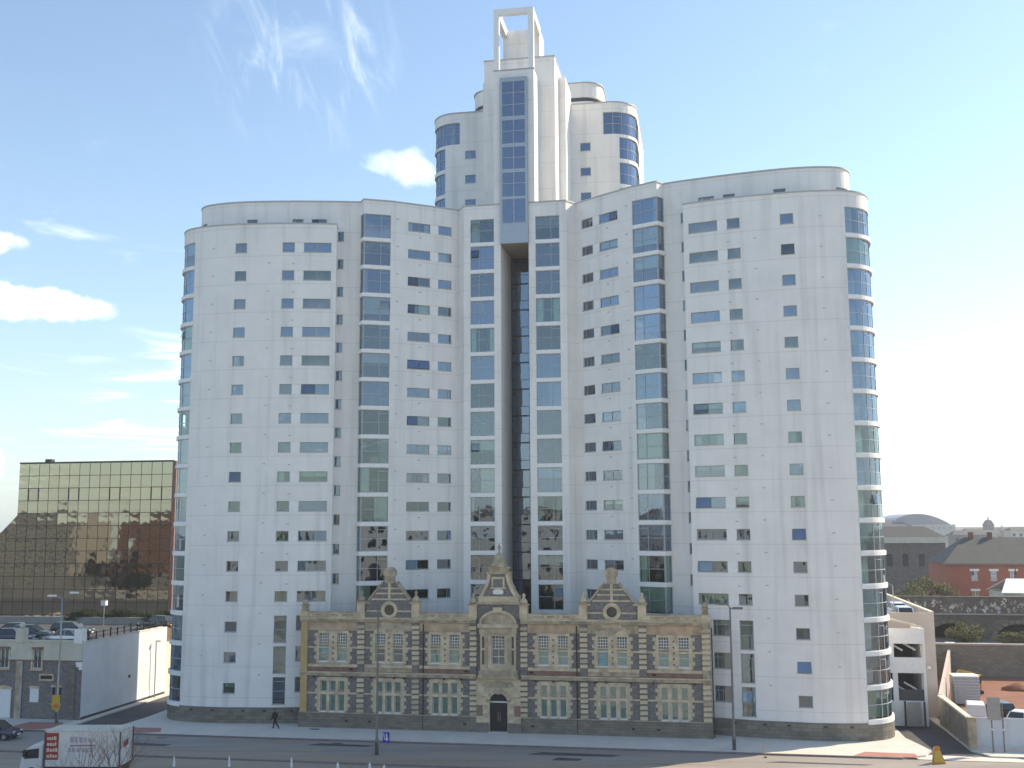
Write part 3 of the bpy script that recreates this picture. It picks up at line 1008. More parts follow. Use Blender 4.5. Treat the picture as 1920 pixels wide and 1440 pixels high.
    for k in range(16):
        z1 = 46.9 - HF * k
        if z1 - HF < 1: break
        window(root, ps_, 0, ps_.L, z1 - HF + .02, z1 - .02, [.62, 1.9], [(z1 - HF + 1.0, z1 - .45), (z1 - HF + 1.0,), (z1 - HF + 1.0, z1 - .45)],
               inset=.0, name='stair_window', frame=M_FRAME_D, glass=M_GLASS[1], blind=False, sill=False)
    mb = MB(); mb.quad((-1.45, 8.5, 0), (1.45, 8.5, 0), (1.45, 8.5, 47), (-1.45, 8.5, 47))
    for k in range(17):
        z = 46.9 - HF * k
        mb.quad((-1.45, 6.1, z), (1.45, 6.1, z), (1.45, 8.5, z), (-1.45, 8.5, z))
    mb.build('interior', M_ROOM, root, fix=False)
    # ---------------- hanging glass box
    zb, zt = 46.9, 64.65
    px = Path([(-1.44, .45), (-1.44, -.3), (1.44, -.3), (1.44, .45)])
    a0, a1 = .75, .75 + 2.88; am = (a0 + a1) / 2
    segs = [(60.35, 64.25, (61.65, 62.95)), (57.42, 60.05, (58.8,)), (54.68, 57.15, (55.95,)), (51.75, 54.42, (53.2,)), (48.98, 51.6, ())]
    for z0, z1, r in segs:
        window(root, px, a0 + .18, a1 - .18, z0, z1, [am], [r, r], inset=0, name='stair_window', frame=M_FRAME_L, glass=M_GLASS[1], blind=False, sill=False)
    mb = MB()
    sweep(mb, px, 0, px.L, -.10, .0, 46.9, 48.96)
    for q, s in zip(segs, segs[1:]): sweep(mb, px, 0, px.L, -.10, .0, s[1] + .002, q[0] - .002)
    sweep(mb, px, 0, px.L, -.10, .0, 64.252, zt)
    for t in (0, a1 - .18): sweep(mb, px, t + .003, (a0 + .18 if t == 0 else px.L) - .003, -.098, .003, 48.9, 64.3)
    mb.build('glass_box_casing', M_PANELMET, root, fix=False)
    MB().box(-1.44, 1.44, -.28, 5.98, 46.86, 46.98).build('soffit', M_SOFFIT, root)
    MB().box(-1.43, 1.43, 2.6, 2.7, 47, 64.6).build('interior', M_ROOM, root)
    # ---------------- stepped core above the roof
    mb = MB()
    for s in (-1, 1):
        x0, x1 = sorted((s * 1.445, s * 2.12))
        mb.box(x0, x1, 0.02, 3.6, 50.5, 65.55)
    mb.box(-1.445, 1.445, 0.03, 3.6, 64.66, 65.54)
    mb.build('core_pier', M_WALL, root)
    MB().box(-3.85, 3.85, 3.5, 10, 50.4, 68.3).build('core_wall', M_WALL, root)
    MB().box(-4.62, 4.62, 6.5, 11.4, 50.4, 67.2).build('core_wall', M_WALL, root)
    MB().box(-3.92, 3.92, 3.44, 10.02, 68.3, 68.42).build('coping', M_COPING, root)
    MB().box(-2.18, 2.18, -.04, .5, 65.55, 65.66).build('coping', M_COPING, root)
    MB().box(-2.02, 2.02, 5.0, 8.2, 68.4, 72.35).build('fin_wall', M_WALL, root)
    for s in (-1, 1):
        x0, x1 = sorted((s * 1.55, s * 2.12))
        MB().box(x0, x1, 0, .5, 65.66, 71.75).build('fin_post', M_WALL2, root)
        MB().box(x0, x1, .5, 5.0, 71.55, 72.4).build('fin_beam', M_WALL2, root)
    MB().box(-2.12, 2.12, 0, .5, 71.75, 72.41).build('fin_beam', M_WALL2, root)
    # ---------------- upper tower
    arc = [(8.9 + 3.05 * sin(t * pi / 2 / 8), 14.05 - 3.05 * cos(t * pi / 2 / 8)) for t in range(9)]
    tr_ = [(4.3, 11.0), (7.0, 11.0)] + arc + [(11.95, 27), (8, 30)]
    for sd in (-1, 1):
        pt = Path(tr_ if sd > 0 else mir(tr_))
        ops = []; jobs = []
        wa = (6.42, 7.66) if sd < 0 else (5.66, 6.83)
        tw = sorted((t_near(pt, (sd * wa[0], 11)), t_near(pt, (sd * wa[1], 11))))
        for k in range(4):
            z1 = 61.17 - 2.9 * k
            ops.append((*tw, z1 - .95, z1)); jobs.append(('window', tw, z1 - .95, z1, [], None))
        t_end = t_near(pt, (sd * 11.95, 17.0))
        for k, a in enumerate((8.3, 10.1, 10.1, 10.1, 10.1)):
            z1 = 64.62 - 2.95 * k if k else 64.62
            z0 = z1 - (2.6 if k == 0 else 2.5)
            ta = t_near(pt, (sd * a, 11.0 if a < 9 else 11.2))
            t0, t1 = sorted((ta, t_end))
            if k == 0:
                cols = [ta + sd * v for v in (1.1, 2.2, 3.4, 4.9)]
                rows = [(z0 + 1.25,), (z0 + 1.25, z1 - .5), (z0 + 1.25,), (z0 + 1.25,), (z0 + 1.25,)]
            else:
                cols = [ta + sd * v for v in (1.1, 2.2, 3.6)]; rows = [(z0 + 1.2,)] * 4
            if sd < 0: cols = cols[::-1]; rows = rows[::-1]
            ops.append((t0, t1, z0, z1)); jobs.append(('corner_window', (t0, t1), z0, z1, cols, rows))
        wall(pt, ops, 50.2, 65.75).build('tower_wall', M_WALL, root, fix=False)
        for nm, t, z0, z1, cols, rows in jobs:
            window(root, pt, t[0], t[1], z0, z1, cols, rows, name=nm, glass=M_GLASS[1], blind=False if nm != 'window' else None, sill=nm == 'window')
        mb = MB(); sweep(mb, pt, .01, pt.L - .01, -.3, .07, 65.73, 65.87); mb.build('coping', M_COPING, root, fix=False)
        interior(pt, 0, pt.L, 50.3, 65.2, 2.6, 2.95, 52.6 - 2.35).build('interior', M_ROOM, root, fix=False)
    MB().poly([(x, y, 65.3) for x, y in mir(tr_) + tr_]).build('roof', M_CONC, root)
    wall(Path([(8, 30), (-8, 30)]), [], 50, 65.75).build('rear_wall', M_WALL, root, fix=False)
    # set-back drum on the roof, above a dark clerestory
    dr = [(4.6, 15.0)] + [(5.6 + 2.2 * sin(t * pi / 2 / 6), 17.2 - 2.2 * cos(t * pi / 2 / 6)) for t in range(7)] + [(7.8, 24)]
    full = [(x, y) for x, y in mir(dr)] + dr
    MB().prism_z(full, 65.3, 67.75).build('drum_base', M_WALL2, root)
    ins = [(x * .97, y + .12) for x, y in full]
    MB().prism_z(ins, 67.75, 68.25).build('clerestory', M_FRAME_D, root)
    MB().prism_z(full, 68.25, 70.0).build('drum', M_WALL, root)
    MB().prism_z([(x * 1.015, y - .08) for x, y in full], 70.0, 70.12).build('coping', M_COPING, root)
    return root


build_tower()


# ------------------------------------------------------------------ the old stone building in front
def build_old():
    root = thing('victorian_building', 'ornate two-storey old stone building with three gables in front of the tower', 'building', -.3, -7.8)
    HW = 18.82
    fp = Path([(-HW, 4.2), (-HW, 0), (HW, 0), (HW, 4.2)])
    T = lambda u: 4.2 + HW + u
    ups, lows = [], []
    for s in (-1, 1):
        ups += [s * 14.77, s * 16.52, s * 9.42, s * 11.12, s * 4.1, s * 5.85]
        lows += [s * 15.65, s * 10.27, s * 4.97]
    ops = []
    for u in ups: ops.append((T(u - .46), T(u + .46), 5.95, 8.5))
    for c in lows:
        for d in (-.86, 0, .86): ops.append((T(c + d - .29), T(c + d + .29), 1.45, 4.2))
    ops.append((T(-.6), T(.6), 5.92, 8.45))
    ops.append((T(-.82), T(.82), .02, 3.45))
    wall(fp, ops, 0, 10.0, .3).build('wall', M_RUBBLE, root, fix=False)
    MB().quad((-HW, 0, 9.8), (HW, 0, 9.8), (HW, 4.2, 9.8), (-HW, 4.2, 9.8)).build('roof', M_SLATE, root)
    interior(Path([(-HW + .2, 0), (HW - .2, 0)]), 0, 2 * HW - .4, .05, 9.7, 3.2, 4.7, .06).build('interior', M_ROOM, root, fix=False)
    rr = random.Random(3)

    def dressed(u0, u1, z0, z1, holes, y, name, mat):
        """ashlar slab standing proud of the wall, with openings cut through"""
        p = Path([(u0, y), (u1, y)])
        mb = wall(p, [(h[0] - u0, h[1] - u0, h[2], h[3]) for h in holes], z0, z1, .36)
        mb.quad((u0, y, z0), (u0, y, z1), (u0, .02, z1), (u0, .02, z0)).quad((u1, y, z0), (u1, .02, z0), (u1, .02, z1), (u1, y, z1))
        mb.quad((u0, y, z1), (u1, y, z1), (u1, .02, z1), (u0, .02, z1)).quad((u0, y, z0), (u0, .02, z0), (u1, .02, z0), (u1, y, z0))
        return mb.build(name, mat, root, fix=False)

    def sash(u, w, z0, z1, tr, grid, blind, y=.1, lowbars=()):
        """white sash window: gridded upper light over a plain lower sash"""
        p = Path([(u - w, 0), (u + w, 0)])
        x = RND
        wd = window(root, p, 0, 2 * w, z0, tr, [w] if w > .5 else [], [((z0 + tr) / 2,)] * 2, inset=y, fw=.05, frame=M_SASH, glass=M_GLASS[2],
                    blind=False, sill=False) if grid else window(root, p, 0, 2 * w, z0, tr, [], None, inset=y, fw=.05, frame=M_SASH, glass=M_GLASS[2], blind=False, sill=False)
        up = window(root, p, 0, 2 * w, tr + .02, z1, [w * .5, w, w * 1.5] if grid else [], [tuple(tr + .02 + (z1 - tr - .02) * f for f in (.26, .5, .74))] * 4 if grid else None,
                    inset=y, fw=.045, frame=M_SASH, glass=M_GLASS[2], blind=False, sill=False)
        if blind:
            for q, (a, b) in ((wd, (z0, tr)), (up, (tr, z1))):
                if q is up and grid: continue
                m = MB(); m.box(u - w + .03, u + w - .03, y + .2, y + .22, a + .03, b - .02); m.build('blind', M_BLIND[2], q)
        m = MB(); m.box(u - w - .03, u + w + .03, -.12, .1, z0 - .07, z0 + .01); m.build('sill', M_SASH, wd)

    quoin = {}

    def block(name, w, h, y, mat):
        key = (name, round(w, 2), round(h, 2), round(y, 2), mat.name)
        if key not in quoin:
            m = MB().box(0, w, -y, .02, 0, h).mesh(name); m.materials.append(mat); quoin[key] = m
        return quoin[key]

    def put(name, x, z, w, h, y, mat):
        return link(name, block(name, w, h, y, mat), root, (x, 0, z))
    # windows and their toothed surrounds
    for c in lows:
        holes = [(c + d - .29, c + d + .29, 1.45, 4.2) for d in (-.86, 0, .86)]
        dressed(c - 1.32, c + 1.32, 1.36, 4.52, holes, -.07, 'window_surround', M_SAND)
        MB().box(c - 1.3, c + 1.3, -.12, -.06, 2.98, 3.24).build('transom', M_SAND, root)
        for d in (-.86, 0, .86):
            p = Path([(c + d - .29, 0), (c + d + .29, 0)])
            for z0, z1 in ((1.45, 2.97), (3.25, 4.2)):
                w_ = window(root, p, 0, .58, z0, z1, [], None, inset=.12, fw=.06, frame=M_SASH, glass=M_GLASS[2], blind=False, sill=False)
                MB().box(c + d - .27, c + d + .27, .31, .33, z0 + .05, z1 - .04).build('blind', M_BLIND[2] if rr.random() < .8 else M_BLIND[1], w_)
            MB().box(c + d - .3, c + d + .3, -.13, .1, 1.37, 1.46).build('sill', M_SASH, root)
        z = 1.5
        k = 0
        while z < 4.3:
            for s in (-1, 1):
                w = .36 if k % 2 else .18
                put('quoin', c - 1.32 - w if s < 0 else c + 1.32, z, w, .30, .065, M_SAND)
            z += .33; k += 1
    for i in range(0, len(ups), 2):
        c = (ups[i] + ups[i + 1]) / 2; hw = abs(ups[i + 1] - ups[i]) / 2 + .62
        gable = abs(abs(c) - 10.27) < .5
        holes = [(u - .46, u + .46, 5.95, 8.5) for u in (ups[i], ups[i + 1])]
        dressed(c - hw, c + hw, 5.72, 8.72, holes, -.07, 'window_surround', M_SAND)
        for u in (ups[i], ups[i + 1]):
            sash(u, .46, 5.95, 8.5, 7.42, True, not (gable and c < 0))
            MB().box(u - .46, u + .46, -.02, .2, 7.40, 7.52).build('transom', M_SAND, root)
        for q in range(5):      # lozenges of red stone on the mullion
            zz = 6.15 + q * .5
            MB().prism_y([(c - .1, zz), (c, zz - .13), (c + .1, zz), (c, zz + .13)], -.10, -.05).build('lozenge', M_REDST, root)
        z = 5.8; k = 0
        while z < 8.5:
            for s in (-1, 1):
                w = .34 if k % 2 else .16
                put('quoin', c - hw - w if s < 0 else c + hw, z, w, .31, .065, M_SAND)
            z += .34; k += 1
        if gable:               # shaped heads over the paired lights
            for u in (ups[i], ups[i + 1]):
                pts = [(u - .62, 8.5)] + [(u - .62 * cos(a), 8.5 + .52 * sin(a)) for a in [pi * j / 10 for j in range(1, 10)]] + [(u + .62, 8.5)]
                MB().prism_y(pts, -.11, .02).build('hood_mould', M_SAND, root)
    # level courses: plinth, bands, strings, frieze, cornice
    for s in (-1, 1):
        x0, x1 = sorted((s * 1.9, s * HW))
        MB().box(x0 - .05, x1 + .05, -.16, .05, 0, 1.30).build('plinth', M_OLDPL, root)
        MB().box(x0 - .06, x1 + .06, -.20, .05, 1.30, 1.37).build('plinth_cap', M_SAND2, root)
        edges = sorted([s * 1.9] + [s * v for v in (2.33, 7.72, 12.95, 18.45)])
        for a, b, kind in ((2.66, 7.39, 'bay'), (8.05, 12.62, 'gable'), (13.28, 18.1, 'bay')):
            x0, x1 = sorted((s * a, s * b))
            MB().box(x0, x1, -.045, .02, 3.0, 3.16).build('band', M_SAND, root)
            MB().box(x0, x1, -.045, .02, 7.12, 7.28).build('band', M_SAND, root)
            MB().box(x0, x1, -.05, .02, 5.06, 5.44).build('red_band', M_REDST if kind == 'bay' else M_SAND2, root)
            MB().box(x0, x1, -.10, .02, 5.44, 5.70).build('sill_band', M_SAND, root)
            MB().box(x0, x1, -.08, .02, 8.74, 9.52).build('frieze', M_PINKSAND if kind == 'bay' else M_SAND2, root)
            if kind == 'bay':
                MB().box(x0, x1, -.22, .10, 10.0, 10.36).build('parapet', M_SAND, root)
                MB().box(x0, x1, -.26, .14, 10.36, 10.46).build('coping', M_SAND2, root)
                for q in range(3):  # shallow sunk panels
                    xa = x0 + .4 + q * (x1 - x0 - .5) / 3
                    MB().box(xa, xa + (x1 - x0 - .5) / 3 - .3, -.235, -.215, 10.08, 10.28).build('parapet_panel', M_SAND2, root)
        x0, x1 = sorted((s * 2.05, s * (HW + .02)))
        MB().box(x0, x1, -.20, .02, 4.66, 4.92).build('string_course', M_SAND2, root)
        MB().box(x0, x1, -.27, .02, 4.92, 5.02).build('string_course', M_SAND, root)
        MB().box(x0, x1, -.26, .02, 9.55, 9.72).build('cornice', M_SAND2, root)
        MB().box(x0, x1, -.36, .02, 9.72, 9.84).build('cornice', M_SAND2, root)
        MB().box(x0, x1, -.28, .02, 9.84, 9.98).build('cornice', M_SAND, root)
        # banded pilasters
        for c, hw in ((2.33, .31), (7.72, .33), (12.95, .33), (18.45, .36)):
            MB().box(s * c - hw + .04, s * c + hw - .04, -.14, .02, 1.37, 10.46).build('pilaster', (M_OCHRE if s < 0 else M_SAND2) if c > 18 else M_RUBBLE, root)
            z = 1.40 if not (c > 18 and s < 0) else 99
            while z < 4.5:
                put('pilaster_block', s * c - hw, z, 2 * hw, .30, .20, M_SAND if rr.random() < .75 else M_SAND2); z += .46
            z = 5.75 if not (c > 18 and s < 0) else 99
            while z < 9.3:
                put('pilaster_block', s * c - hw, z, 2 * hw, .30, .20, M_SAND if rr.random() < .75 else M_SAND2); z += .46
            MB().box(s * c - hw - .05, s * c + hw + .05, -.30, .1, 10.0, 10.46).build('pedestal', M_SAND, root)
            if c > 18:          # scrolled end pedestal with its ball
                m = MB(); m.box(s * c - .3, s * c + .3, -.3, .3, 10.46, 10.62)
                m.box(s * c - .26, s * c + .26, -.26, .26, 10.62, 10.98); m.box(s * c - .34, s * c + .34, -.34, .34, 10.98, 11.08); m.lathe([(.2, 11.08), (.27, 11.2), (.26, 11.36), (.14, 11.5), (.02, 11.56)], (s * c, 0), 14)
                m.build('ball_finial', M_SAND2, root)
            else:
                zt = 11.45 if c > 3 else 11.3
                m = MB(); m.box(s * c - .36, s * c + .36, -.34, .38, 10.46, zt - .15); m.build('pinnacle_shaft', M_SAND, root)
                m = MB(); m.box(s * c - .46, s * c + .46, -.44, .48, zt - .15, zt); m.build('pinnacle_cap', M_SAND2, root)
                m = MB(); m.lathe([(.30, zt), (.36, zt + .12), (.30, zt + .3), (.14, zt + .5), (.10, zt + .62), (.17, zt + .74), (.10, zt + .88), (.02, zt + .95)], (s * c, 0), 12)
                m.build('pinnacle', M_SAND2 if s * c < 0 else M_SAND, root, smooth=True)
        # the shaped side gables
        g = s * 10.27
        prof = [(g - 2.22, 9.98), (g + 2.22, 9.98), (g + 2.22, 11.2), (g + 1.95, 11.5), (g + .72, 13.1), (g - .72, 13.1), (g - 1.95, 11.5), (g - 2.22, 11.2)]
        MB().prism_y(prof, -.06, .45).build('gable', M_RUBBLE, root)
        for q in (-1, 1):
            MB().beam((g + q * 1.98, .19, 11.55), (g + q * .66, .19, 13.2), .72, .16).build('gable_coping', M_SAND2, root)
            MB().box(*sorted((g + q * 1.9, g + q * 2.32)), -.14, .5, 11.2, 11.36).build('kneeler', M_SAND, root)
        for z, w in ((10.55, 2.18), (11.62, 1.72), (12.15, 1.32), (12.62, .98)):
            for q in (-1, 1):
                a, b = sorted((g + q * (.82 if z < 11.6 else .12), g + q * w))
                MB().box(a, b, -.10, -.02, z - .07, z + .07).build('band', M_SAND, root)
        MB().box(g - .12, g + .12, -.13, -.04, 11.5, 13.1).build('rib', M_SAND, root)
        MB().box(g - .82, g + .82, -.10, -.03, 9.3, 10.0).build('roundel_apron', M_SAND, root)
        n = 20
        ring = MB()
        rings = []
        for r, y in ((.80, -.02), (.80, -.14), (.70, -.18), (.55, -.15), (.47, -.10), (.47, -.02)):
            rings.append([(g + r * cos(2 * pi * i / n), y, 10.64 + r * sin(2 * pi * i / n) * 1.0) for i in range(n)])
        ring.loft(rings, cap=False); ro = ring.build('roundel', M_SAND, root)
        MB().prism_y([(g + .48 * cos(2 * pi * i / n), 10.64 + .48 * sin(2 * pi * i / n)) for i in range(n)], -.075, -.065).build('pane', M_CGLASS, ro)
        MB().box(g - .42, g + .42, -.14, .44, 13.1, 13.75).build('gable_block', M_SAND2, root)
        m = MB().prism_y([(g - .56, 13.75), (g + .56, 13.75), (g + .58, 14.05)] + [(g + .58 * cos(a), 14.05 + .5 * sin(a)) for a in [pi * j / 10 for j in range(1, 10)]] + [(g - .58, 14.05)], -.2, .46)
        m.build('gable_cap', M_SAND2, root)
    # ---------------- centrepiece: arched door, oriel, segmental pediment, spired gable
    holes = [(-.82, .82, .02, 3.45)]
    R = .82; zs = 2.62
    # door surround as ashlar with an arched opening
    arch = [(R * cos(pi * i / 14), zs + R * sin(pi * i / 14)) for i in range(15)]
    for s in (-1, 1):
        half = [(s * R, .02), (s * 2.02, .02), (s * 2.02, 4.64), (0, 4.64)] + [(s * abs(x), z) for x, z in (arch[7::-1])]
        if s < 0: half = half[::-1]
        MB().prism_y(half, -.24, .02).build('door_surround', M_SAND, root)
        put('pink_panel', s * 1.72 - .28, 1.42, .56, .95, .27, M_PINKST)
        for k in range(5): put('pilaster_block', s * 1.18 - .2, .9 + k * .40, .4, .3, .27, M_SAND2 if k % 2 else M_SAND)
        put('impost', s * 1.4 - .55, 3.02, 1.1, .12, .30, M_SAND2)
        put('plinth', s * 1.46 - .60, 0, 1.2, .85, .29, M_OLDPL)
    for i in range(11):     # voussoirs
        a0, a1 = pi * i / 11 + .02, pi * (i + 1) / 11 - .02
        MB().prism_y([(r * cos(a), zs + r * sin(a)) for r, a in ((R, a0), (R + .34, a0), (R + .34, a1), (R, a1))], -.31, -.2).build('voussoir', M_SAND if i % 2 else M_SAND2, root)
    MB().prism_y([(-.16, 3.36), (.16, 3.36), (.24, 4.0), (-.24, 4.0)], -.4, -.2).build('keystone', M_SAND2, root)
    m = MB().prism_y([(-1.5, 4.05), (-.9, 3.9), (0, 4.12), (.9, 3.9), (1.5, 4.05), (1.2, 4.4), (0, 4.5), (-1.2, 4.4)], -.33, -.2)
    m.build('carved_panel', M_SAND2, root)
    d = MB().box(-.8, .8, .16, .22, .04, 2.55).build('door', M_DOOR, root)
    MB().box(-.02, .02, .13, .16, .1, 2.5).build('meeting_stile', M_BLACK, d)
    for s in (-1, 1):
        MB().box(*sorted((s * .08, s * .12)), .11, .16, .95, 1.75).build('pull_handle', M_STEEL, d)
    MB().box(-.82, .82, .10, .2, 2.55, 2.68).build('door_transom', M_SASH, root)
    MB().prism_y([(x * .99, z) for x, z in arch], .2, .22).build('fanlight', M_CGLASS, root)
    MB().box(-.9, .9, -.45, .2, -.02, .06).build('doorstep', M_PAVE, root)
    # oriel
    dressed(-1.62, 1.62, 5.02, 8.62, [(-.6, .6, 5.92, 8.45)], -.38, 'oriel', M_SAND)
    sash(0, .6, 5.92, 8.45, 7.3, True, False, y=.0)
    for s in (-1, 1):
        put('oriel_pilaster', s * 1.05 - .12, 5.6, .24, 2.9, .46, M_SAND2)
        p = Path([(s * 1.32 - .13, -.3), (s * 1.32 + .13, -.3)])
        MB().box(s * 1.36 - .1, s * 1.36 + .1, -.40, -.37, 5.95, 7.2).build('side_light', M_CGLASS, root)
        MB().box(s * 1.36 - .1, s * 1.36 + .1, -.40, -.37, 7.4, 8.4).build('side_light', M_CGLASS, root)
    MB().box(-1.75, 1.75, -.50, .02, 5.0, 5.42).build('oriel_base', M_SAND2, root)
    MB().box(-1.85, 1.85, -.56, .02, 4.68, 5.0).build('string_course', M_SAND2, root)
    MB().box(-1.7, 1.7, -.48, .02, 8.62, 9.2).build('frieze', M_SAND2, root)
    MB().box(-1.85, 1.85, -.60, .02, 9.2, 9.52).build('cornice', M_SAND, root)
    seg = [(1.72 * cos(pi * i / 16), 9.52 + 1.25 * sin(pi * i / 16)) for i in range(17)]
    seg2 = [(1.5 * cos(pi * i / 16), 9.52 + 1.02 * sin(pi * i / 16)) for i in range(17)]
    MB().prism_y(seg, -.40, .1).build('pediment', M_SAND2, root)
    rim = MB()
    for i in range(16):
        rim.hexa([(seg2[i][0], -.52, seg2[i][1]), (seg[i][0], -.52, seg[i][1]), (seg[i + 1][0], -.52, seg[i + 1][1]), (seg2[i + 1][0], -.52, seg2[i + 1][1])],
                 [(seg2[i][0], -.38, seg2[i][1]), (seg[i][0], -.38, seg[i][1]), (seg[i + 1][0], -.38, seg[i + 1][1]), (seg2[i + 1][0], -.38, seg2[i + 1][1])])
    rim.build('pediment_rim', M_SAND, root)
    MB().box(-.4, .4, -.58, -.3, 10.55, 11.0).build('pediment_block', M_SAND, root)
    MB().box(-1.95, 1.95, -.1, 1.2, 9.5, 11.25).build('attic', M_RUBBLE, root)
    MB().box(-2.02, 2.02, -.28, 1.25, 11.25, 11.48).build('attic_cornice', M_SAND2, root)
    MB().box(-1.85, 1.85, -.2, 1.15, 11.48, 11.95).build('attic_band', M_SAND, root)
    # tapering gable, slightly hollow in outline
    prof = [(1.75, 11.95), (1.42, 12.5), (1.16, 13.1), (1.0, 13.7), (.98, 13.95)]
    MB().prism_y([(x - .15, z) for x, z in prof] + [(-x + .15, z) for x, z in prof[::-1]], -.12, 1.05).build('spire_gable', M_RUBBLE, root)
    for s in (-1, 1):
        for (xa, za), (xb, zb) in zip(prof, prof[1:]):
            MB().hexa([(s * (xa - .3), -.2, za), (s * xa, -.2, za), (s * xa, 1.1, za), (s * (xa - .3), 1.1, za)],
                      [(s * (xb - .3), -.2, zb), (s * xb, -.2, zb), (s * xb, 1.1, zb), (s * (xb - .3), 1.1, zb)]).build('gable_coping', M_SAND, root)
    MB().box(-.72, .72, -.26, -.1, 12.62, 12.78).build('band', M_SAND, root)
    fr = MB()
    fr.box(-.6, -.44, -.24, -.1, 12.8, 13.7); fr.box(.44, .6, -.24, -.1, 12.8, 13.7); fr.box(-.44, .44, -.24, -.1, 13.5, 13.7)
    fr.build('panel_frame', M_SAND, root)
    MB().box(-.43, .43, -.2, -.15, 12.82, 13.48).build('slate_panel', M_RUBBLE, root)
    MB().prism_y([(-.42, 12.15), (.42, 12.15), (.5, 12.35), (.4, 12.55), (.16, 12.6), (0, 12.68), (-.16, 12.6), (-.4, 12.55), (-.5, 12.35)], -.22, -.1).build('date_plaque', M_SASH, root)
    for z0, z1, w in ((13.95, 14.12, 1.08), (14.12, 14.45, .86), (14.45, 14.6, 1.0)):
        MB().box(-w, w, .4 - w * .62, .4 + w * .62, z0, z1).build('lantern_moulding', M_SAND2, root)
    m = MB().lathe([(.82, 14.6), (.8, 14.72), (.62, 14.9), (.58, 15.02), (.5, 15.3), (.34, 15.5), (.3, 15.62), (.2, 15.8), (.09, 15.9), (.08, 16.1), (.17, 16.25), (.15, 16.42), (.05, 16.55), (.04, 16.72)], (0, .4), 14)
    m.build('dome_finial', M_SAND2, root, smooth=True)
    # rainwater pipes and lamps under the string
    for u in (-7.0, 7.1, 18.95):
        MB().tube((u, -.12, .1), (u, -.12, 9.4), .055, n=6).build('downpipe', M_BLACK, root)
    for s in (-1, 1):
        for u in (3.4, 6.7, 8.7, 11.9, 13.8, 17.4, 9.7, 5.0):
            MB().box(s * u - .09, s * u + .09, -.34, -.2, 4.48, 4.63).build('lamp', M_BLACK, root)
        for u in (3.0, 13.9): MB().box(s * u - .16, s * u + .16, -.18, -.04, 5.2, 5.34).build('vent', M_BLACK, root)
        for u in (3.1, 12.0, 14.2): MB().box(s * u - .14, s * u + .14, -.175, -.15, .55, .72).build('vent', M_BLACK, root)


build_old()


# ------------------------------------------------------------------ vehicles
def ring(x, w, zb, zt, r=.12, k=.86):
    """cross-section of a car body at x: half width w, sill zb, shoulder zt"""
    zm = zb + (zt - zb) * .55
    return [(x, -w * .92, zb), (x, -w, zb + .12), (x, -w, zm), (x, -w * .95, zt - r * .4), (x, -w * k, zt),
            (x, w * k, zt), (x, w * .95, zt - r * .4), (x, w, zm), (x, w, zb + .12), (x, w * .92, zb)]


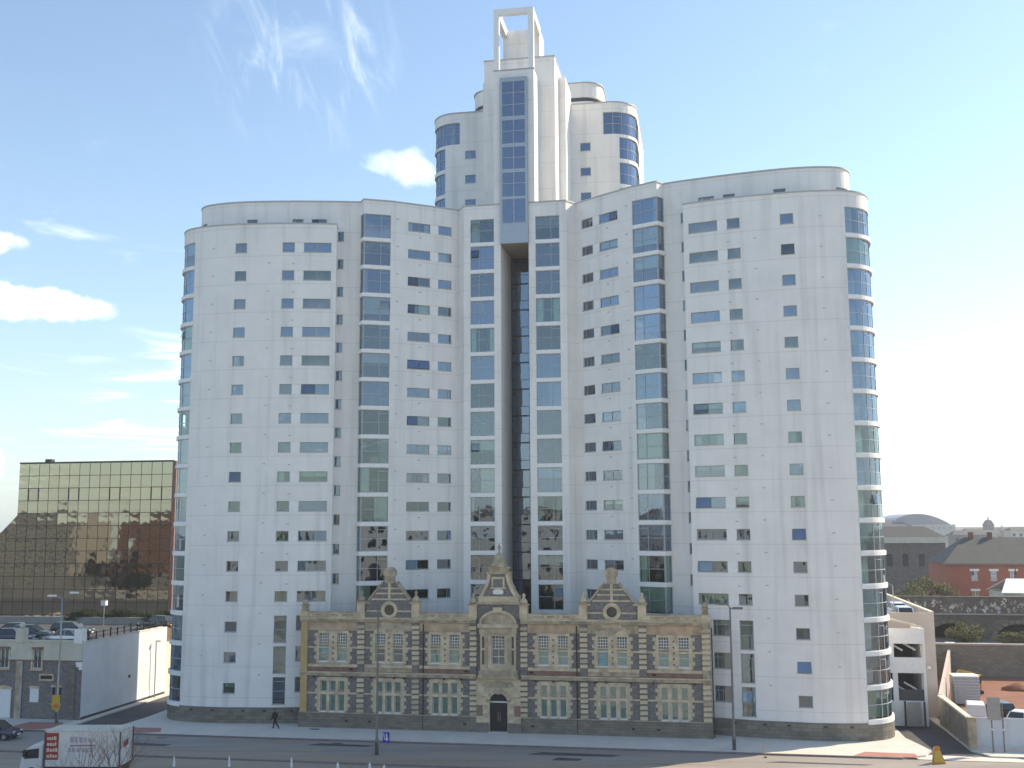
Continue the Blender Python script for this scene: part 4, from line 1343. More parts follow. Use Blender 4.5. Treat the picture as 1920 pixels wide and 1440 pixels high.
def make_car(name, label, paint, loc, rz, kind='saloon', group=None, L=4.2):
    t = tag(link(name, None, None, loc, rz), label, 'van' if kind == 'van' else 'car', group)
    h = L / 2; w = .86
    if kind == 'van':
        st = [(-h, .80, .5, 1.1), (-h + .08, .86, .32, 1.15), (0, .88, .28, 1.15), (h - .9, .88, .28, 1.12), (h - .25, .84, .3, .95), (h, .74, .42, .78)]
        cab = [(-h + .04, .80, 1.12), (-h + .14, .74, 1.92), (h - 1.75, .74, 1.95), (h - .75, .80, 1.08)]
    else:
        st = [(-h, .70, .45, .82), (-h + .12, .80, .32, .93), (-h + .9, w, .24, .97), (0, w, .22, .96), (h - 1.2, w, .24, .93), (h - .35, .80, .28, .80), (h, .64, .38, .66)]
        cab = [(-h + .35, .74, .93), (-h + .95, .60, 1.42), (.25, .60, 1.44), (h - 1.25, .74, .92)]
        if kind == 'hatch': cab = [(-h + .06, .72, .95), (-h + .45, .62, 1.46), (.15, .62, 1.50), (h - 1.15, .74, .92)]
    body = MB().loft([ring(*s) for s in st]).build('body', paint, t, smooth=False)
    bevel(body, .03, 2)
    # glazed upper works, then roof and pillars in body colour
    rings = []
    x0, w0, z0 = cab[0]; x3, w3, z3 = cab[3]
    q = [(cab[0], cab[1]), (cab[3], cab[2])]
    g = MB()
    lo = [(x0, -w0, z0), (x3, -w3, z3), (x3, w3, z3), (x0, w0, z0)]
    hi = [(cab[1][0], -cab[1][1], cab[1][2]), (cab[2][0], -cab[2][1], cab[2][2]), (cab[2][0], cab[2][1], cab[2][2]), (cab[1][0], cab[1][1], cab[1][2])]
    g.hexa(lo, hi)
    if kind == 'van':
        bx = MB(); lo2 = [(x0, -w0 - .01, z0), (h - 2.0, -w3 - .01, z0), (h - 2.0, w3 + .01, z0), (x0, w0 + .01, z0)]
        hi2 = [(cab[1][0], -.75, 1.93), (h - 2.1, -.75, 1.95), (h - 2.1, .75, 1.95), (cab[1][0], .75, 1.93)]
        bx.hexa(lo2, hi2).build('load_box', paint, t)
    g.build('window_glass', M_CGLASS, t)
    rf = MB(); (xa, wa, za), (xb, wb, zb) = cab[1], cab[2]
    rf.hexa([(xa - .03, -wa - .02, za - .02), (xb + .03, -wb - .02, zb - .02), (xb + .03, wb + .02, zb - .02), (xa - .03, wa + .02, za - .02)],
            [(xa + .06, -wa + .08, za + .05), (xb - .1, -wb + .08, zb + .05), (xb - .1, wb - .08, zb + .05), (xa + .06, wa - .08, za + .05)])
    bevel(rf.build('roof', paint, t), .02, 2)
    for s in (-1, 1):
        for (pa, pb) in ((cab[0], cab[1]), (cab[3], cab[2])):
            MB().beam((pa[0], s * pa[1], pa[2]), (pb[0], s * pb[1], pb[2]), .07, .07).build('pillar', paint, t)
        xm = (cab[1][0] + cab[2][0]) / 2 - .05
        MB().beam((xm, s * (cab[0][1] + .005), cab[0][2]), (xm, s * cab[1][1], cab[1][2]), .05, .07).build('pillar', paint, t)
        for xw in (-h + .82, h - .85):
            wh = MB().tube((xw, s * .70, .31), (xw, s * .885, .31), .31, n=16).build('wheel', M_RUBBER, t)
            MB().tube((xw, s * .86, .31), (xw, s * .895, .31), .19, n=12).build('rim', M_STEEL, wh)
        MB().box(h - .22, h - .05, *sorted((s * .40, s * .66)), .58, .74).build('headlight', M_LAMP, t)
        MB().box(-h - .01, -h + .1, *sorted((s * .48, s * .72)), .62, .84).build('tail_light', M_RED, t)
        MB().box(h - 1.5, h - 1.38, *sorted((s * .84, s * .98)), .92, 1.04).build('mirror', paint, t)
    MB().box(h - .02, h + .02, -.26, .26, .40, .51).build('number_plate', M_WHITE, t)
    MB().box(-h - .03, -h + .02, -.26, .26, .50, .61).build('number_plate', M_YELLOW, t)
    return t


P_NAVY = mat_paint("paint_navy", (.012, .018, .06))
P_SILV = mat_paint("paint_silver", (.42, .42, .44), .25, .7)
P_GREEN = mat_paint("paint_dark_green", (.02, .05, .045))
P_BLACK = mat_paint("paint_black", (.012, .012, .014))
P_WHITE = mat_paint("paint_white", (.72, .73, .74))
P_GREY = mat_paint("paint_grey_green", (.09, .12, .12), .3, .4)
P_LBLUE = mat_paint("paint_pale_blue", (.40, .52, .66), .3, .2)


# ------------------------------------------------------------------ left: stone block with parking deck, mirror office
def build_left():
    root = thing('parking_deck_building', 'low stone and cream building with rooftop car park and long white side wall', 'building', -41.35, -7.85)
    # local: x runs to -34 (left), y back to 24
    fp = Path([(-34, 0), (0, 0)])
    ops = []
    T = lambda u: 34 + u
    u1, u2 = -8.35, -4.8            # small first-floor windows
    holes = [(T(u1 - .45), T(u1 + .45), 4.75, 6.55), (T(u2 - .45), T(u2 + .45), 4.75, 6.55), (T(-5.4), T(-4.5), 1.55, 2.85),
             (T(-3.05), T(-2.75), 1.5, 3.0), (T(-2.45), T(-2.1), 1.5, 3.0), (T(-4.35), T(-3.1), 3.75, 4.1)]
    lower = [h for h in holes]
    wall(fp, [h if h[3] < 5.5 else (h[0], h[1], h[2], 5.55) for h in holes], 0, 5.55, .25).build('stone_wall', M_RUBBLE, root, fix=False)
    p2 = Path([(-34, -.06), (0, -.06)])
    wall(p2, [(h[0], h[1], 5.55, h[3]) for h in holes[:2]], 5.55, 7.30, .3).build('cream_band', M_CREAM, root, fix=False)
    MB().box(-34, 0, -.14, .1, 7.30, 7.48).build('coping', M_CREAM, root)
    MB().box(-34, 0, -.12, .0, 5.45, 5.56).build('string_course', M_REDST, root)
    for u in (u1, u2):
        p = Path([(u - .45, -.02), (u + .45, -.02)])
        window(root, p, 0, .9, 4.75, 6.55, [.45], None, inset=.05, frame=M_SASH, glass=M_GLASS[2], blind=True)
        MB().box(u - .6, u + .6, -.16, -.02, 6.55, 6.78).build('lintel', M_REDST, root)
        for s in (-1, 1): MB().box(*sorted((u + s * .46, u + s * .62)), -.12, -.02, 4.7, 6.54).build('jamb', M_SAND, root)
        MB().box(u - .65, u + .65, -.2, -.02, 4.56, 4.72).build('sill', M_SAND, root)
    # white boarded doorway and window, dark lights and a vent
    MB().box(-9.0, -7.45, -.05, .02, .02, 2.72).build('boarded_door', M_WHITE, root)
    MB().prism_y([(-9.15, 2.74), (-7.3, 2.74), (-7.3, 2.86), (-7.8, 3.05), (-8.22, 3.1), (-8.65, 3.05), (-9.15, 2.86)], -.1, .02).build('arch_head', M_SAND, root)
    MB().box(-5.42, -4.48, -.04, .02, 1.55, 2.85).build('boarded_window', M_WHITE, root)
    MB().box(-5.5, -4.4, -.09, .02, 2.86, 3.08).build('lintel', M_SAND, root)
    for u in (-2.9, -2.28):
        MB().box(u - .17, u + .17, .08, .1, 1.5, 3.0).build('pane', M_CGLASS, root)
        MB().box(u - .24, u + .24, -.09, .02, 3.02, 3.2).build('lintel', M_SAND, root)
    MB().box(-3.15, -2.0, -.1, .02, 1.36, 1.48).build('sill', M_SAND, root)
    fr = MB(); fr.box(-4.5, -2.95, -.08, .02, 4.1, 4.25); fr.box(-4.5, -2.95, -.08, .02, 3.6, 3.75); fr.box(-4.5, -4.36, -.08, .02, 3.75, 4.1); fr.box(-3.1, -2.95, -.08, .02, 3.75, 4.1)
    fr.build('vent_surround', M_SAND, root)
    MB().box(-4.35, -3.1, .05, .07, 3.75, 4.1).build('vent', M_BLACK, root)
    MB().box(-10.9, -9.4, -.07, .02, 3.7, 4.2).build('sign_board', M_CREAM, root)
    for u in (-6.7, -.95): MB().box(u - .3, u + .3, -.12, .02, 0, 5.45).build('pilaster', M_SAND2 if u < -2 else M_PLINTH, root)
    MB().tube((-6.35, -.1, 0), (-6.35, -.1, 5.4), .06, n=6).build('downpipe', M_FRAME, root)
    MB().prism_y([(-.9, 5.44), (0, 5.44), (0, 4.7), (-.3, 4.7), (-.3, 4.95), (-.6, 4.95), (-.6, 5.2), (-.9, 5.2)], -.11, .0).build('corbel', M_WALL2, root)
    # gate piers with balls on the parapet
    for u in (-.45, -6.75):
        MB().box(u - .42, u + .42, -.2, .6, 7.2, 8.55).build('pier', M_WALL2 if u > -1 else M_CREAM, root)
        MB().lathe([(.05, 8.55), (.22, 8.62), (.27, 8.78), (.24, 8.95), (.12, 9.06), (.02, 9.1)], (u, .2), 12).build('ball', M_CREAM, root, smooth=True)
    # long white side wall falling away, deck, rear
    MB().box(-.3, .0, .02, 16.5, 0, 7.25).build('side_wall', M_BLUEW, root)
    MB().box(-.34, .05, .3, 15.5, 7.25, 7.36).build('coping', M_CREAM, root)
    MB().box(-.3, -.0, 16.5, 21, 0, 5.6).build('side_wall', M_CREAM, root)
    for k in range(5): MB().box(-.22, -.06, 16.55 + k * .88, 17.38 + k * .88, 5.6, 7.2).build('board', M_TIMBER, root)
    MB().box(-.02, .03, .05, 16.4, -.02, .22).build('skirting', M_BLACK, root)
    MB().quad((-34, .1, 6.85), (-.3, .1, 6.85), (-.3, 22, 6.85), (-34, 22, 6.85)).build('deck', M_ASPH2, root)
    MB().box(-34, 0, 22, 22.3, 0, 7.7).build('rear_parapet', M_CONC, root)
    rl = MB()
    for k in range(12):
        y = 1.2 + k * 1.3
        MB().box(-.22, -.1, y - .05, y + .05, 7.3, 8.15 if k % 3 else 8.3).build('railing_post', M_BLACK, root)
    for z in (7.62, 8.02): MB().box(-.19, -.13, .6, 15.6, z - .03, z + .03).build('rail', M_BLACK, root)
    MB().box(-.02, .05, 8.6, 8.95, 2.75, 3.05).build('wall_lamp', M_BLACK, root)
    # cars parked on the roof deck
    dk = lambda x, y: W(-41.35 + x, -7.85 + y, 6.86)
    make_car('parked_car', 'silver saloon parked on the roof deck beside the white corner pier', P_SILV, dk(-3.3, 2.0), -PHI + radians(176))
    make_car('parked_car', 'dark navy car parked behind the cream parapet, left of the silver saloon', P_NAVY, dk(-9.2, 2.2), -PHI + radians(12))
    make_car('parked_car', 'dark green car parked two rows back on the roof deck, nearest the hedge', P_GREEN, dk(-6.9, 9.0), -PHI + radians(10), 'hatch', L=4.3)
    make_car('parked_car', 'grey-green car on the roof deck between the navy and the dark green one', P_GREY, dk(-9.2, 5.4), -PHI + radians(14), 'hatch')
    make_car('parked_car', 'green-grey car at the left edge of the roof deck', P_GREEN, dk(-12.4, 8.0), -PHI + radians(5))
    make_car('parked_car', 'black car parked at the far end of the white wall behind the railing', P_BLACK, dk(-1.9, 17.5), -PHI + radians(170), 'hatch')
    make_car('parked_car', 'navy blue hatchback on the road at the left edge, behind the lorry', P_NAVY, W(-43.9, -16.6, -.12), -PHI + radians(2), 'hatch')
    # bollard lights with square white heads at the back of the deck
    for x, lab in ((-10.6, 'left of the two low white-headed lights behind the parked cars'), (-.9, 'right of the two low white-headed lights behind the parked cars')):
        t = thing('deck_light', lab, 'light', -41.35 + x, 13.3, 6.85)
        MB().tube((0, 0, 0), (0, 0, 2.3), .06, n=8).build('post', M_STEEL, t)
        MB().box(-.3, .3, -.25, .25, 2.3, 2.85).build('lamp_head', M_LAMP, t)
        MB().box(-.34, .34, -.29, .29, 2.85, 2.92).build('cap', M_STEEL, t)


def foliage(name, label, loc, rx, ry, rz, n, mat, cat='shrub', leaf=.16, seed=1, group=None, trunk=True, clumps=14):
    rr = random.Random(seed)
    t = tag(link(name, None, None, loc), label, cat, group)
    cl = []
    for i in range(clumps):
        while True:
            v = Vector((rr.uniform(-1, 1), rr.uniform(-1, 1), rr.uniform(-.8, 1)))
            if v.length < 1: break
        cl.append((v.x * rx * .8, v.y * ry * .8, rz * .8 + v.z * rz * (1 - .4 * v.x * v.x) * rr.uniform(.6, 1.05), rr.uniform(.2, .46)))
    mb = MB()
    for i in range(n):
        cx, cy, cz, cr = rr.choice(cl)
        d = Vector((rr.gauss(0, 1), rr.gauss(0, 1), rr.gauss(0, 1))).normalized() * (rr.random() ** .4)
        p = Vector((cx + d.x * rx * cr, cy + d.y * ry * cr, max(.1, cz + d.z * rz * cr)))
        u = Vector((rr.gauss(0, 1), rr.gauss(0, 1), rr.gauss(0, 1))).normalized()
        w = u.orthogonal().normalized()
        s = leaf * rr.uniform(.6, 1.3)
        mb.quad(tuple(p - u * s), tuple(p + w * s * .45), tuple(p + u * s), tuple(p - w * s * .45))
    mb.build('crown', mat, t, fix=False)
    tm = MB()
    for cx, cy, cz, cr in cl[:8]:
        tm.tube((0, 0, 0), (cx * .4, cy * .4, cz * .5), .05 * rz, .035 * rz, 5)
        tm.tube((cx * .4, cy * .4, cz * .5), (cx, cy, cz), .035 * rz, .012 * rz, 5)
    tm.build('trunk', M_BARK, t)
    return t


def build_mirror_office():
    """office block in bronze mirror glass; every pane hangs a hair out of true"""
    R = Vector((-50.98, 160., 0))
    root = tag(link('mirror_glass_office', None, None, R, -PHI), 'office block clad in bronze mirror glass panes behind the roof car park', 'building')
    rr = random.Random(21)
    pw, ph = 1.7, 1.9
    ZT = 28.05
    nx, ny = 15, 14
    body = MB(); body.prism_y([(-nx * pw - 16, 0), (0, 0), (0, ZT + .05), (-nx * pw, ZT + .05), (-nx * pw, ZT - 4.15 * ph), (-nx * pw - 9.5, ZT - 4.15 * ph - 9.5), (-nx * pw - 16, ZT - 4.15 * ph - 9.5)], 0, 22)
    body.build('frame', M_BRONZED, root)
    MB().box(.0, .55, -.05, 22, 0, ZT + .1).build('corner_fin', M_REDST, root)
    MB().box(-nx * pw - .05, .05, -.06, .3, ZT + .05, ZT + .22).build('coping', M_BRONZED, root)
    MB().box(-22.6, -21.6, 2, 3, ZT, ZT + .8).build('roof_plant', M_BRONZED, root)
    me = {}

    def pane(x, z, w, h, tri=False):
        key = tri
        if key not in me:
            m = MB()
            if tri: m.poly([(-.5, 0, -.5), (.5, 0, -.5), (.5, 0, .5)])
            else: m.quad((-.5, 0, -.5), (.5, 0, -.5), (.5, 0, .5), (-.5, 0, .5))
            mm = m.mesh('pane'); mm.materials.append(M_BRONZE); me[key] = mm
        o = link('pane', me[key], root, (x, -.05, z))
        o.scale = (w - .09, 1, h - .09)
        o.rotation_euler = (rr.gauss(0, .0032), 0, rr.gauss(0, .0032))
    for j in range(ny):
        for i in range(nx):
            pane(-(i + .5) * pw, ZT - (j + .5) * ph, pw, ph)
    for j in range(4, ny):
        for k in range(min(j - 4, 5) + 1):
            full = k < j - 4 or False
            x = -(nx + k + .5) * pw
            if k == j - 4: pane(x, ZT - (j + .65) * ph, pw, ph * .95, True)
            else: pane(x, ZT - (j + .5) * ph, pw, ph)
    # a few openable lights with heavier frames on the third row
    for i in (1, 5, 9, 13):
        x = -(14 - i + .5) * pw; z = ZT - 2.5 * ph
        m = MB()
        for a in (-1, 1):
            m.box(x + a * pw / 2 - .06, x + a * pw / 2 + .06, -.14, -.04, z - ph / 2, z + ph / 2)
            m.box(x - pw / 2, x + pw / 2, -.138, -.042, z + a * ph / 2 - .06, z + a * ph / 2 + .06)
        m.build('opening_light_frame', M_FRAME_D, root)


build_left()
build_mirror_office()
for i, (x, y) in enumerate(((-4, 14.6), (-9, 15.0), (-14, 14.8))):
    foliage('hedge', ('clipped dark hedge at the back of the roof deck by the railing', 'dark hedge behind the dark green parked car',
                      'dark hedge at the left edge of the roof deck')[i], W(-41.35 + x, y, 6.85), 2.8, .8, 1.0, 3800, M_LEAF2, 'hedge', .12, 30 + i, 'hedges on the roof deck', clumps=30)


# ------------------------------------------------------------------ blocks across the street, unseen: for reflections, the cream ones to bounce light
def build_opposite():
    def block(name, lab, x0, x1, y0, y1, h, mat, floors, bays, roof=None):
        t = thing_w(name, lab, 'building', ((x0 + x1) / 2, (y0 + y1) / 2, 0))
        w, d = (x1 - x0) / 2, (y1 - y0) / 2
        MB().box(-w, w, -d, d, -.1, h).build('wall', mat, t)
        me = MB().box(-.55, .55, -.04, .04, -.8, .8).mesh('window'); me.materials.append(M_CGLASS)
        for f in range(floors):
            for b in range(bays):
                link('window', me, t, (-w + (b + .5) * 2 * w / bays, d + .01, (f + .6) * h / floors))
        if roof: MB().prism_y([(-w - .3, h), (w + .3, h), (w - 3, h + roof), (-w + 3, h + roof)], -d - .3, d + .3).build('roof', M_SLATE, t)
        else: MB().box(-w - .15, w + .15, -d - .15, d + .15, h, h + .5).build('coping', M_CONC, t)
    block('brick_office', 'long brown brick block mirrored in the bronze glass panes', -232, -168, -62, -42, 21, M_BRICKD, 6, 18)
    block('brick_stair_tower', 'orange brick stair tower mirrored in the middle of the bronze glass', -166, -156, -58, -44, 24, M_BRICK, 1, 2)
    block('brick_terrace', 'lower dark brick terrace mirrored at the right of the bronze glass', -155, -112, -70, -56, 15, M_BRICKD, 4, 12, 3)
    block('white_office', 'grey concrete offices mirrored at the left edge of the bronze glass', -285, -235, -40, -22, 22, M_CONC, 6, 14)
    block('camera_side_block', 'low cream block under the viewpoint, mirrored in the lower windows', -22, 26, -40, -6, 13, M_CREAM, 4, 13)  # out of view; made cream so it bounces light at the tower
    block('bounce_block', 'unseen pale block left of the viewpoint, added to bounce light onto the tower', -95, -24, -40, -8, 21, M_CREAM, 6, 20)  # this and the next: unseen blocks added as warm bounce for the facade
    block('bounce_block', 'unseen pale block right of the viewpoint, added to bounce light onto the tower', 28, 110, -40, -8, 19, M_CREAM, 6, 22)


build_opposite()
for i, (x, y, h) in enumerate(((-150, 46, 9), (-138, 40, 11), (-127, 50, 8), (-118, 42, 10), (-108, 52, 9), (-98, 60, 8), (-170, 30, 12), (-185, 24, 10))):
    foliage('street_tree', 'dark tree, %s from the left of those mirrored in the bronze glass' % ('fourth', 'fifth', 'sixth', 'seventh', 'eighth', 'last', 'second', 'first')[i], (x, y, -.1), h * .5, h * .5, h * .58, 2600, M_LEAF2, 'tree', .42, 60 + i, 'trees mirrored in the bronze glass', clumps=18)


# ------------------------------------------------------------------ right: multi-storey car park, lot, viaduct, warehouse, skyline
def build_right():
    root = thing('multi_storey_car_park', 'white and beige multi-storey car park at the right end of the tower', 'building', 35.9, .6)
    # white front block: local x -1.6..2.0, y 0..5
    fp = Path([(-2.4, 0), (2.0, 0)])
    T = lambda u: u + 2.4
    ops = [(T(-2.2), T(-1.15), 6.1, 7.35), (T(-.75), T(1.75), 6.1, 7.35), (T(-2.2), T(-.95), 2.25, 4.72), (T(-.5), T(1.75), 2.25, 4.72)]
    wall(fp, ops, 0, 8.75, .35).build('front_wall', M_WALL2, root, fix=False)
    MB().box(1.66, 2.0, .35, 5, 0, 8.72).build('side_wall', M_WALL2, root)
    MB().quad((-2.4, 4.6, 0), (1.7, 4.6, 0), (1.7, 4.6, 7.6), (-2.4, 4.6, 7.6)).build('interior', M_ROOM, root)
    for z in (5.2, 7.6): MB().box(-2.4, 1.66, .36, 4.6, z - .15, z + .02).build('floor_slab', M_CONC, root)
    # ramps with white kerbs showing in the openings
    for x, z in ((-.4, 6.7), (.75, 6.75), (-.35, 3.1), (.7, 3.2)):
        MB().beam((x - .5, 1.2, z + .55), (x + .55, .8, z - .05), .12, .16).build('ramp_kerb', M_WHITE, root)
    MB().beam((-2.3, .5, 9.0 + .9), (1.85, .3, 8.82), .25, .16).build('ramp_parapet', M_CREAM, root)
    MB().box(-.5, 1.75, .1, .3, 2.25, 3.2).build('dark_screen', M_FRAME_D, root)
    # beige rear block
    MB().box(-2.4, 3.9, 5.0, 5.25, 0, 9.75).build('beige_wall', M_PINKW, root)
    MB().box(3.65, 3.9, 5.25, 34, 0, 9.75).build('beige_side_wall', M_PINKW, root)
    MB().box(3.6, 3.95, 5.2, 34, 9.75, 9.88).build('coping', M_CREAM, root)
    MB().box(-14, -8.5, 28, 34, 8.7, 10.0).build('stair_head', M_CREAM, root)
    MB().box(-8.5, 3.65, 33.7, 34, 0, 10.3).build('rear_parapet', M_PINKW, root)
    MB().quad((-14, 5.3, 8.7), (3.65, 5.3, 8.7), (3.65, 34, 8.7), (-14, 34, 8.7)).build('roof_deck', M_CONC, root)
    MB().box(3.0, 3.3, 4.6, 4.95, 4.55, 4.75).build('wall_lamp', M_WHITE, root)
    for x, y in ((-.1, -.55), (1.55, -.75)):
        MB().tube((x, y, 0), (x, y, 2.3), .09, n=8).build('gate_post', M_BLACK, root)
    MB().box(.15, 1.3, -.5, -.44, .15, 2.2).build('gate', M_STEEL, root)
    dk = lambda x, y: W(35.9 + x, .6 + y, 8.7)
    make_car('parked_car', 'pale blue car on the car park roof, nearest the beige parapet', P_LBLUE, dk(1.4, 7.6), -PHI + radians(92), 'hatch')
    make_car('parked_car', 'pale blue car on the car park roof, second from the parapet', P_LBLUE, dk(1.75, 13.0), -PHI + radians(90), 'hatch')
    make_car('parked_car', 'pale grey car on the car park roof half hidden by the tower', P_SILV, dk(-1.5, 8.2), -PHI + radians(95), 'hatch')
    for x, y, h, lab in ((.35, 5.6, 3.6, 'thin grey lamp post rising from the car park front parapet'), (-1.7, 20, 4.4, 'thin lamp post on the car park roof beside the tower'),
                         (3.5, 30, 6.2, 'tall curved lamp post at the far corner of the car park roof')):
        t = thing('deck_lamp', lab, 'lamp', 35.9 + x, .6 + y, 8.7)
        MB().tube((0, 0, 0), (0, 0, h), .06, .04, 8).build('post', M_STEEL, t)
        m = MB(); m.tube((0, 0, h), (-.35, 0, h + .18), .035, n=6); m.tube((-.35, 0, h + .18), (-.8, 0, h + .15), .035, n=6); m.build('arm', M_STEEL, t)
        MB().box(-1.1, -.6, -.1, .1, h + .08, h + .2).build('lamp_head', M_LAMP, t)
    # walls round the lot
    t = thing('brown_boundary_wall', 'brown stone wall with cream coping along the side street', 'wall', 39.3, -8.5)
    MB().hexa([(0, 0, -.1), (.35, 0, -.1), (.15, 10.5, -.1), (-.2, 10.5, -.1)], [(0, 0, 2.25), (.35, 0, 2.25), (.15, 10.5, 2.5), (-.2, 10.5, 2.5)]).build('wall', M_RETAIN, t)
    MB().hexa([(-.06, -.05, 2.25), (.42, -.05, 2.25), (.22, 10.5, 2.5), (-.26, 10.5, 2.5)], [(-.06, -.05, 2.4), (.42, -.05, 2.4), (.22, 10.5, 2.65), (-.26, 10.5, 2.65)]).build('coping', M_CREAM, t)
    MB().box(-.1, .5, -.45, .02, -.1, 2.5).build('end_pier', M_SAND2, t)
    for y in (3, 6.6): MB().box(-.2, -.05, y - .12, y + .12, 0, 2.3).build('pier', M_STEEL, t)
    t = thing('cream_boundary_wall', 'cream rendered wall running back along the edge of the red soil lot', 'wall', 39.1, 2.0)
    MB().hexa([(0, 0, -.1), (.3, 0, -.1), (8.8, 36, -.1), (8.5, 36, -.1)], [(0, 0, 2.7), (.3, 0, 2.7), (8.8, 36, 3.1), (8.5, 36, 3.1)]).build('wall', M_PINKW, t)
    MB().box(8.2, 9.3, 35.2, 36.6, 0, 3.6).build('end_pier', M_WHITE, t)
    t = thing('site_hoarding', 'plain pale hoarding panels along the pavement in front of the soil lot', 'fence', 39.9, -8.55)
    for k in range(10): MB().box(k * 2.44 + .01, k * 2.44 + 2.43, 0, .06, 0, 2.44).build('panel', M_BLUEW, t)
    MB().box(0, 24.4, .06, .12, 2.30, 2.46).build('rail', M_BLUEW, t)
    # site things on the lot
    t = thing('site_cabin', 'light blue-grey stacked site cabin with horizontal ribs on the soil lot', 'cabin', 44.25, 15.0)
    t.scale = (.84, .84, .74)
    MB().box(-1.45, 1.45, -1.3, 1.3, 0, 3.6).build('body', mat_plain("cabin_grey", (.36, .42, .46), .5), t)
    MB().box(-1.5, 1.5, -1.35, 1.35, 3.6, 3.75).build('roof', M_WHITE, t)
    for k in range(8): MB().box(-1.47, 1.47, -1.335, -1.29, .3 + k * .4, .42 + k * .4).build('rib', M_FRAME_L, t)
    for k in range(9): MB().box(1.44, 1.49, -1.2 + k * .28, -1.1 + k * .28, .1, 3.5).build('rib', M_FRAME_L, t)
    MB().box(-1.0, -.15, -1.345, -1.29, .1, 2.1).build('door', M_FRAME, t)
    t = thing('digger', 'small yellow-orange digger arm and cab behind the site cabin', 'digger', 46.4, 21.0, rz=.2)
    t.scale = (.72, .72, .72)
    for s in (-1, 1): bevel(MB().box(-1.3, 1.3, *sorted((s * .5, s * .95)), 0, .6).build('track', M_RUBBER, t), .2, 3)
    bevel(MB().box(-1.1, 1.0, -.85, .85, .65, 1.5).build('body', M_ORANGE, t), .1, 2)
    bevel(MB().box(-.2, 1.0, -.8, .1, 1.5, 2.7).build('cab', M_CGLASS, t), .06, 2)
    MB().box(-.25, 1.05, -.85, .15, 2.7, 2.82).build('cab_roof', M_YELLOW, t)
    for p, q in (((.9, .4, 1.4), (.1, .4, 2.9)), ((.1, .4, 2.9), (-1.8, .4, 3.3)), ((-1.8, .4, 3.3), (-2.3, .4, 2.2))):
        MB().beam(p, q, .28, .4).build('arm', M_YELLOW, t)
    MB().prism_y([(-2.7, 1.6), (-2.0, 1.7), (-2.05, 2.3), (-2.5, 2.3)], .0, .8).build('bucket', M_POST, t)
    make_car('parked_van', 'white van parked on the lot behind the hoarding by the boundary wall', P_WHITE, W(42.6, 3.6, -.1), -PHI + radians(80), 'van', L=4.3)
    make_car('parked_car', 'black car parked on the red soil lot beside the signpost', P_BLACK, W(45.6, 7.4, -.1), -PHI + radians(100), 'hatch')
    make_car('parked_car', 'white car parked on the red soil lot in front of the black one', P_WHITE, W(46.3, 2.6, -.1), -PHI + radians(60))
    rr = random.Random(8)
    for i, (a, b) in enumerate(((52, 25), (55, 21), (58, 27), (60, 15))):
        m = MB()
        rings = []
        for k, f in enumerate((1, .8, .5, .15)):
            rings.append([(f * rr.uniform(1.6, 2.4) * cos(2 * pi * j / 12), f * rr.uniform(.9, 1.4) * sin(2 * pi * j / 12), k * .28) for j in range(12)])
        m.loft(rings)
        o = m.build('soil_heap', M_SOIL, None, W(a, b, -.12), smooth=True)
        tag(o, ('low soil heap nearest the retaining wall foot', 'soil heap behind the black car', 'soil heap at the right edge by the retaining wall', 'soil heap at the right behind the white car')[i], 'soil heap', 'heaps on the red lot')
    # retaining wall, bank and viaduct
    t = thing('retaining_wall', 'weathered stone retaining wall along the back of the red soil lot', 'wall', 43, 35)
    MB().box(-2, 60, 0, .8, -.1, 3.6).build('wall', M_RETAIN, t)
    MB().box(-2.1, 60, -.1, .9, 3.6, 3.8).build('coping', M_CONC, t)
    flat('bank', [(40, 35.9), (105, 35.9), (105, 48), (40, 48)], 3.2, M_URBAN)
    t = thing('viaduct', 'long dark stone railway viaduct with arches and pale graffiti on its parapet', 'bridge', 30, 46.5)
    pts = [(-2, 0), (100, 0)]
    mb = MB()
    zt = 6.3
    n = 12
    x = -1.2
    xs = []
    while x < 90:
        xs.append(x); x += 8.4
    # spandrel wall with arch cut-outs, built strip by strip
    last = -6
    for xa in xs:
        c, r = xa + 4.2, 3.3
        mb.quad((last, 0, 0), (c - r, 0, 0), (c - r, 0, zt), (last, 0, zt))
        pr = None
        for i in range(n + 1):
            aa = pi - pi * i / n
            p = (c + r * cos(aa), 2.2 + 3.0 * sin(aa))
            if pr:
                mb.quad((pr[0], 0, pr[1]), (p[0], 0, p[1]), (p[0], 0, zt), (pr[0], 0, zt))
                mb.quad((pr[0], 0, pr[1]), (pr[0], 5, pr[1]), (p[0], 5, p[1]), (p[0], 0, p[1]))
            pr = p
        for q in (-1, 1): mb.quad((c + q * r, 0, 0), (c + q * r, 5, 0), (c + q * r, 5, 2.2), (c + q * r, 0, 2.2))
        last = c + r
    mb.quad((last, 0, 0), (100, 0, 0), (100, 0, zt), (last, 0, zt))
    mb.build('spandrel_wall', M_VIA, t, fix=False)
    for xa in xs:
        c = xa + 4.2
        for i in range(13):
            a0, a1 = pi * i / 13 + .02, pi * (i + 1) / 13 - .02
            MB().prism_y([(c + (r) * cos(a), 2.2 + (r - .3) * sin(a)) for r, a in ((3.3, a0), (3.8, a0), (3.8, a1), (3.3, a1))], -.12, .1).build('voussoir', M_RETAIN, t)
        MB().quad((c - 3.3, 4.8, 0), (c + 3.3, 4.8, 0), (c + 3.3, 4.8, 5.4), (c - 3.3, 4.8, 5.4)).build('infill', M_BRICKD if int(c) % 2 else M_RETAIN, t)
    MB().box(-2, 100, -.2, .3, 6.3, 6.5).build('ledge', M_CONC, t)
    MB().box(-2, 100, -.05, .45, 6.5, 8.5).build('parapet', M_VIA, t)
    MB().box(-2, 100, -.12, .52, 8.5, 8.68).build('coping', M_VIA, t)
    MB().quad((-2, .4, 6.6), (100, .4, 6.6), (100, 8, 6.6), (-2, 8, 6.6)).build('track_bed', M_URBAN, t)
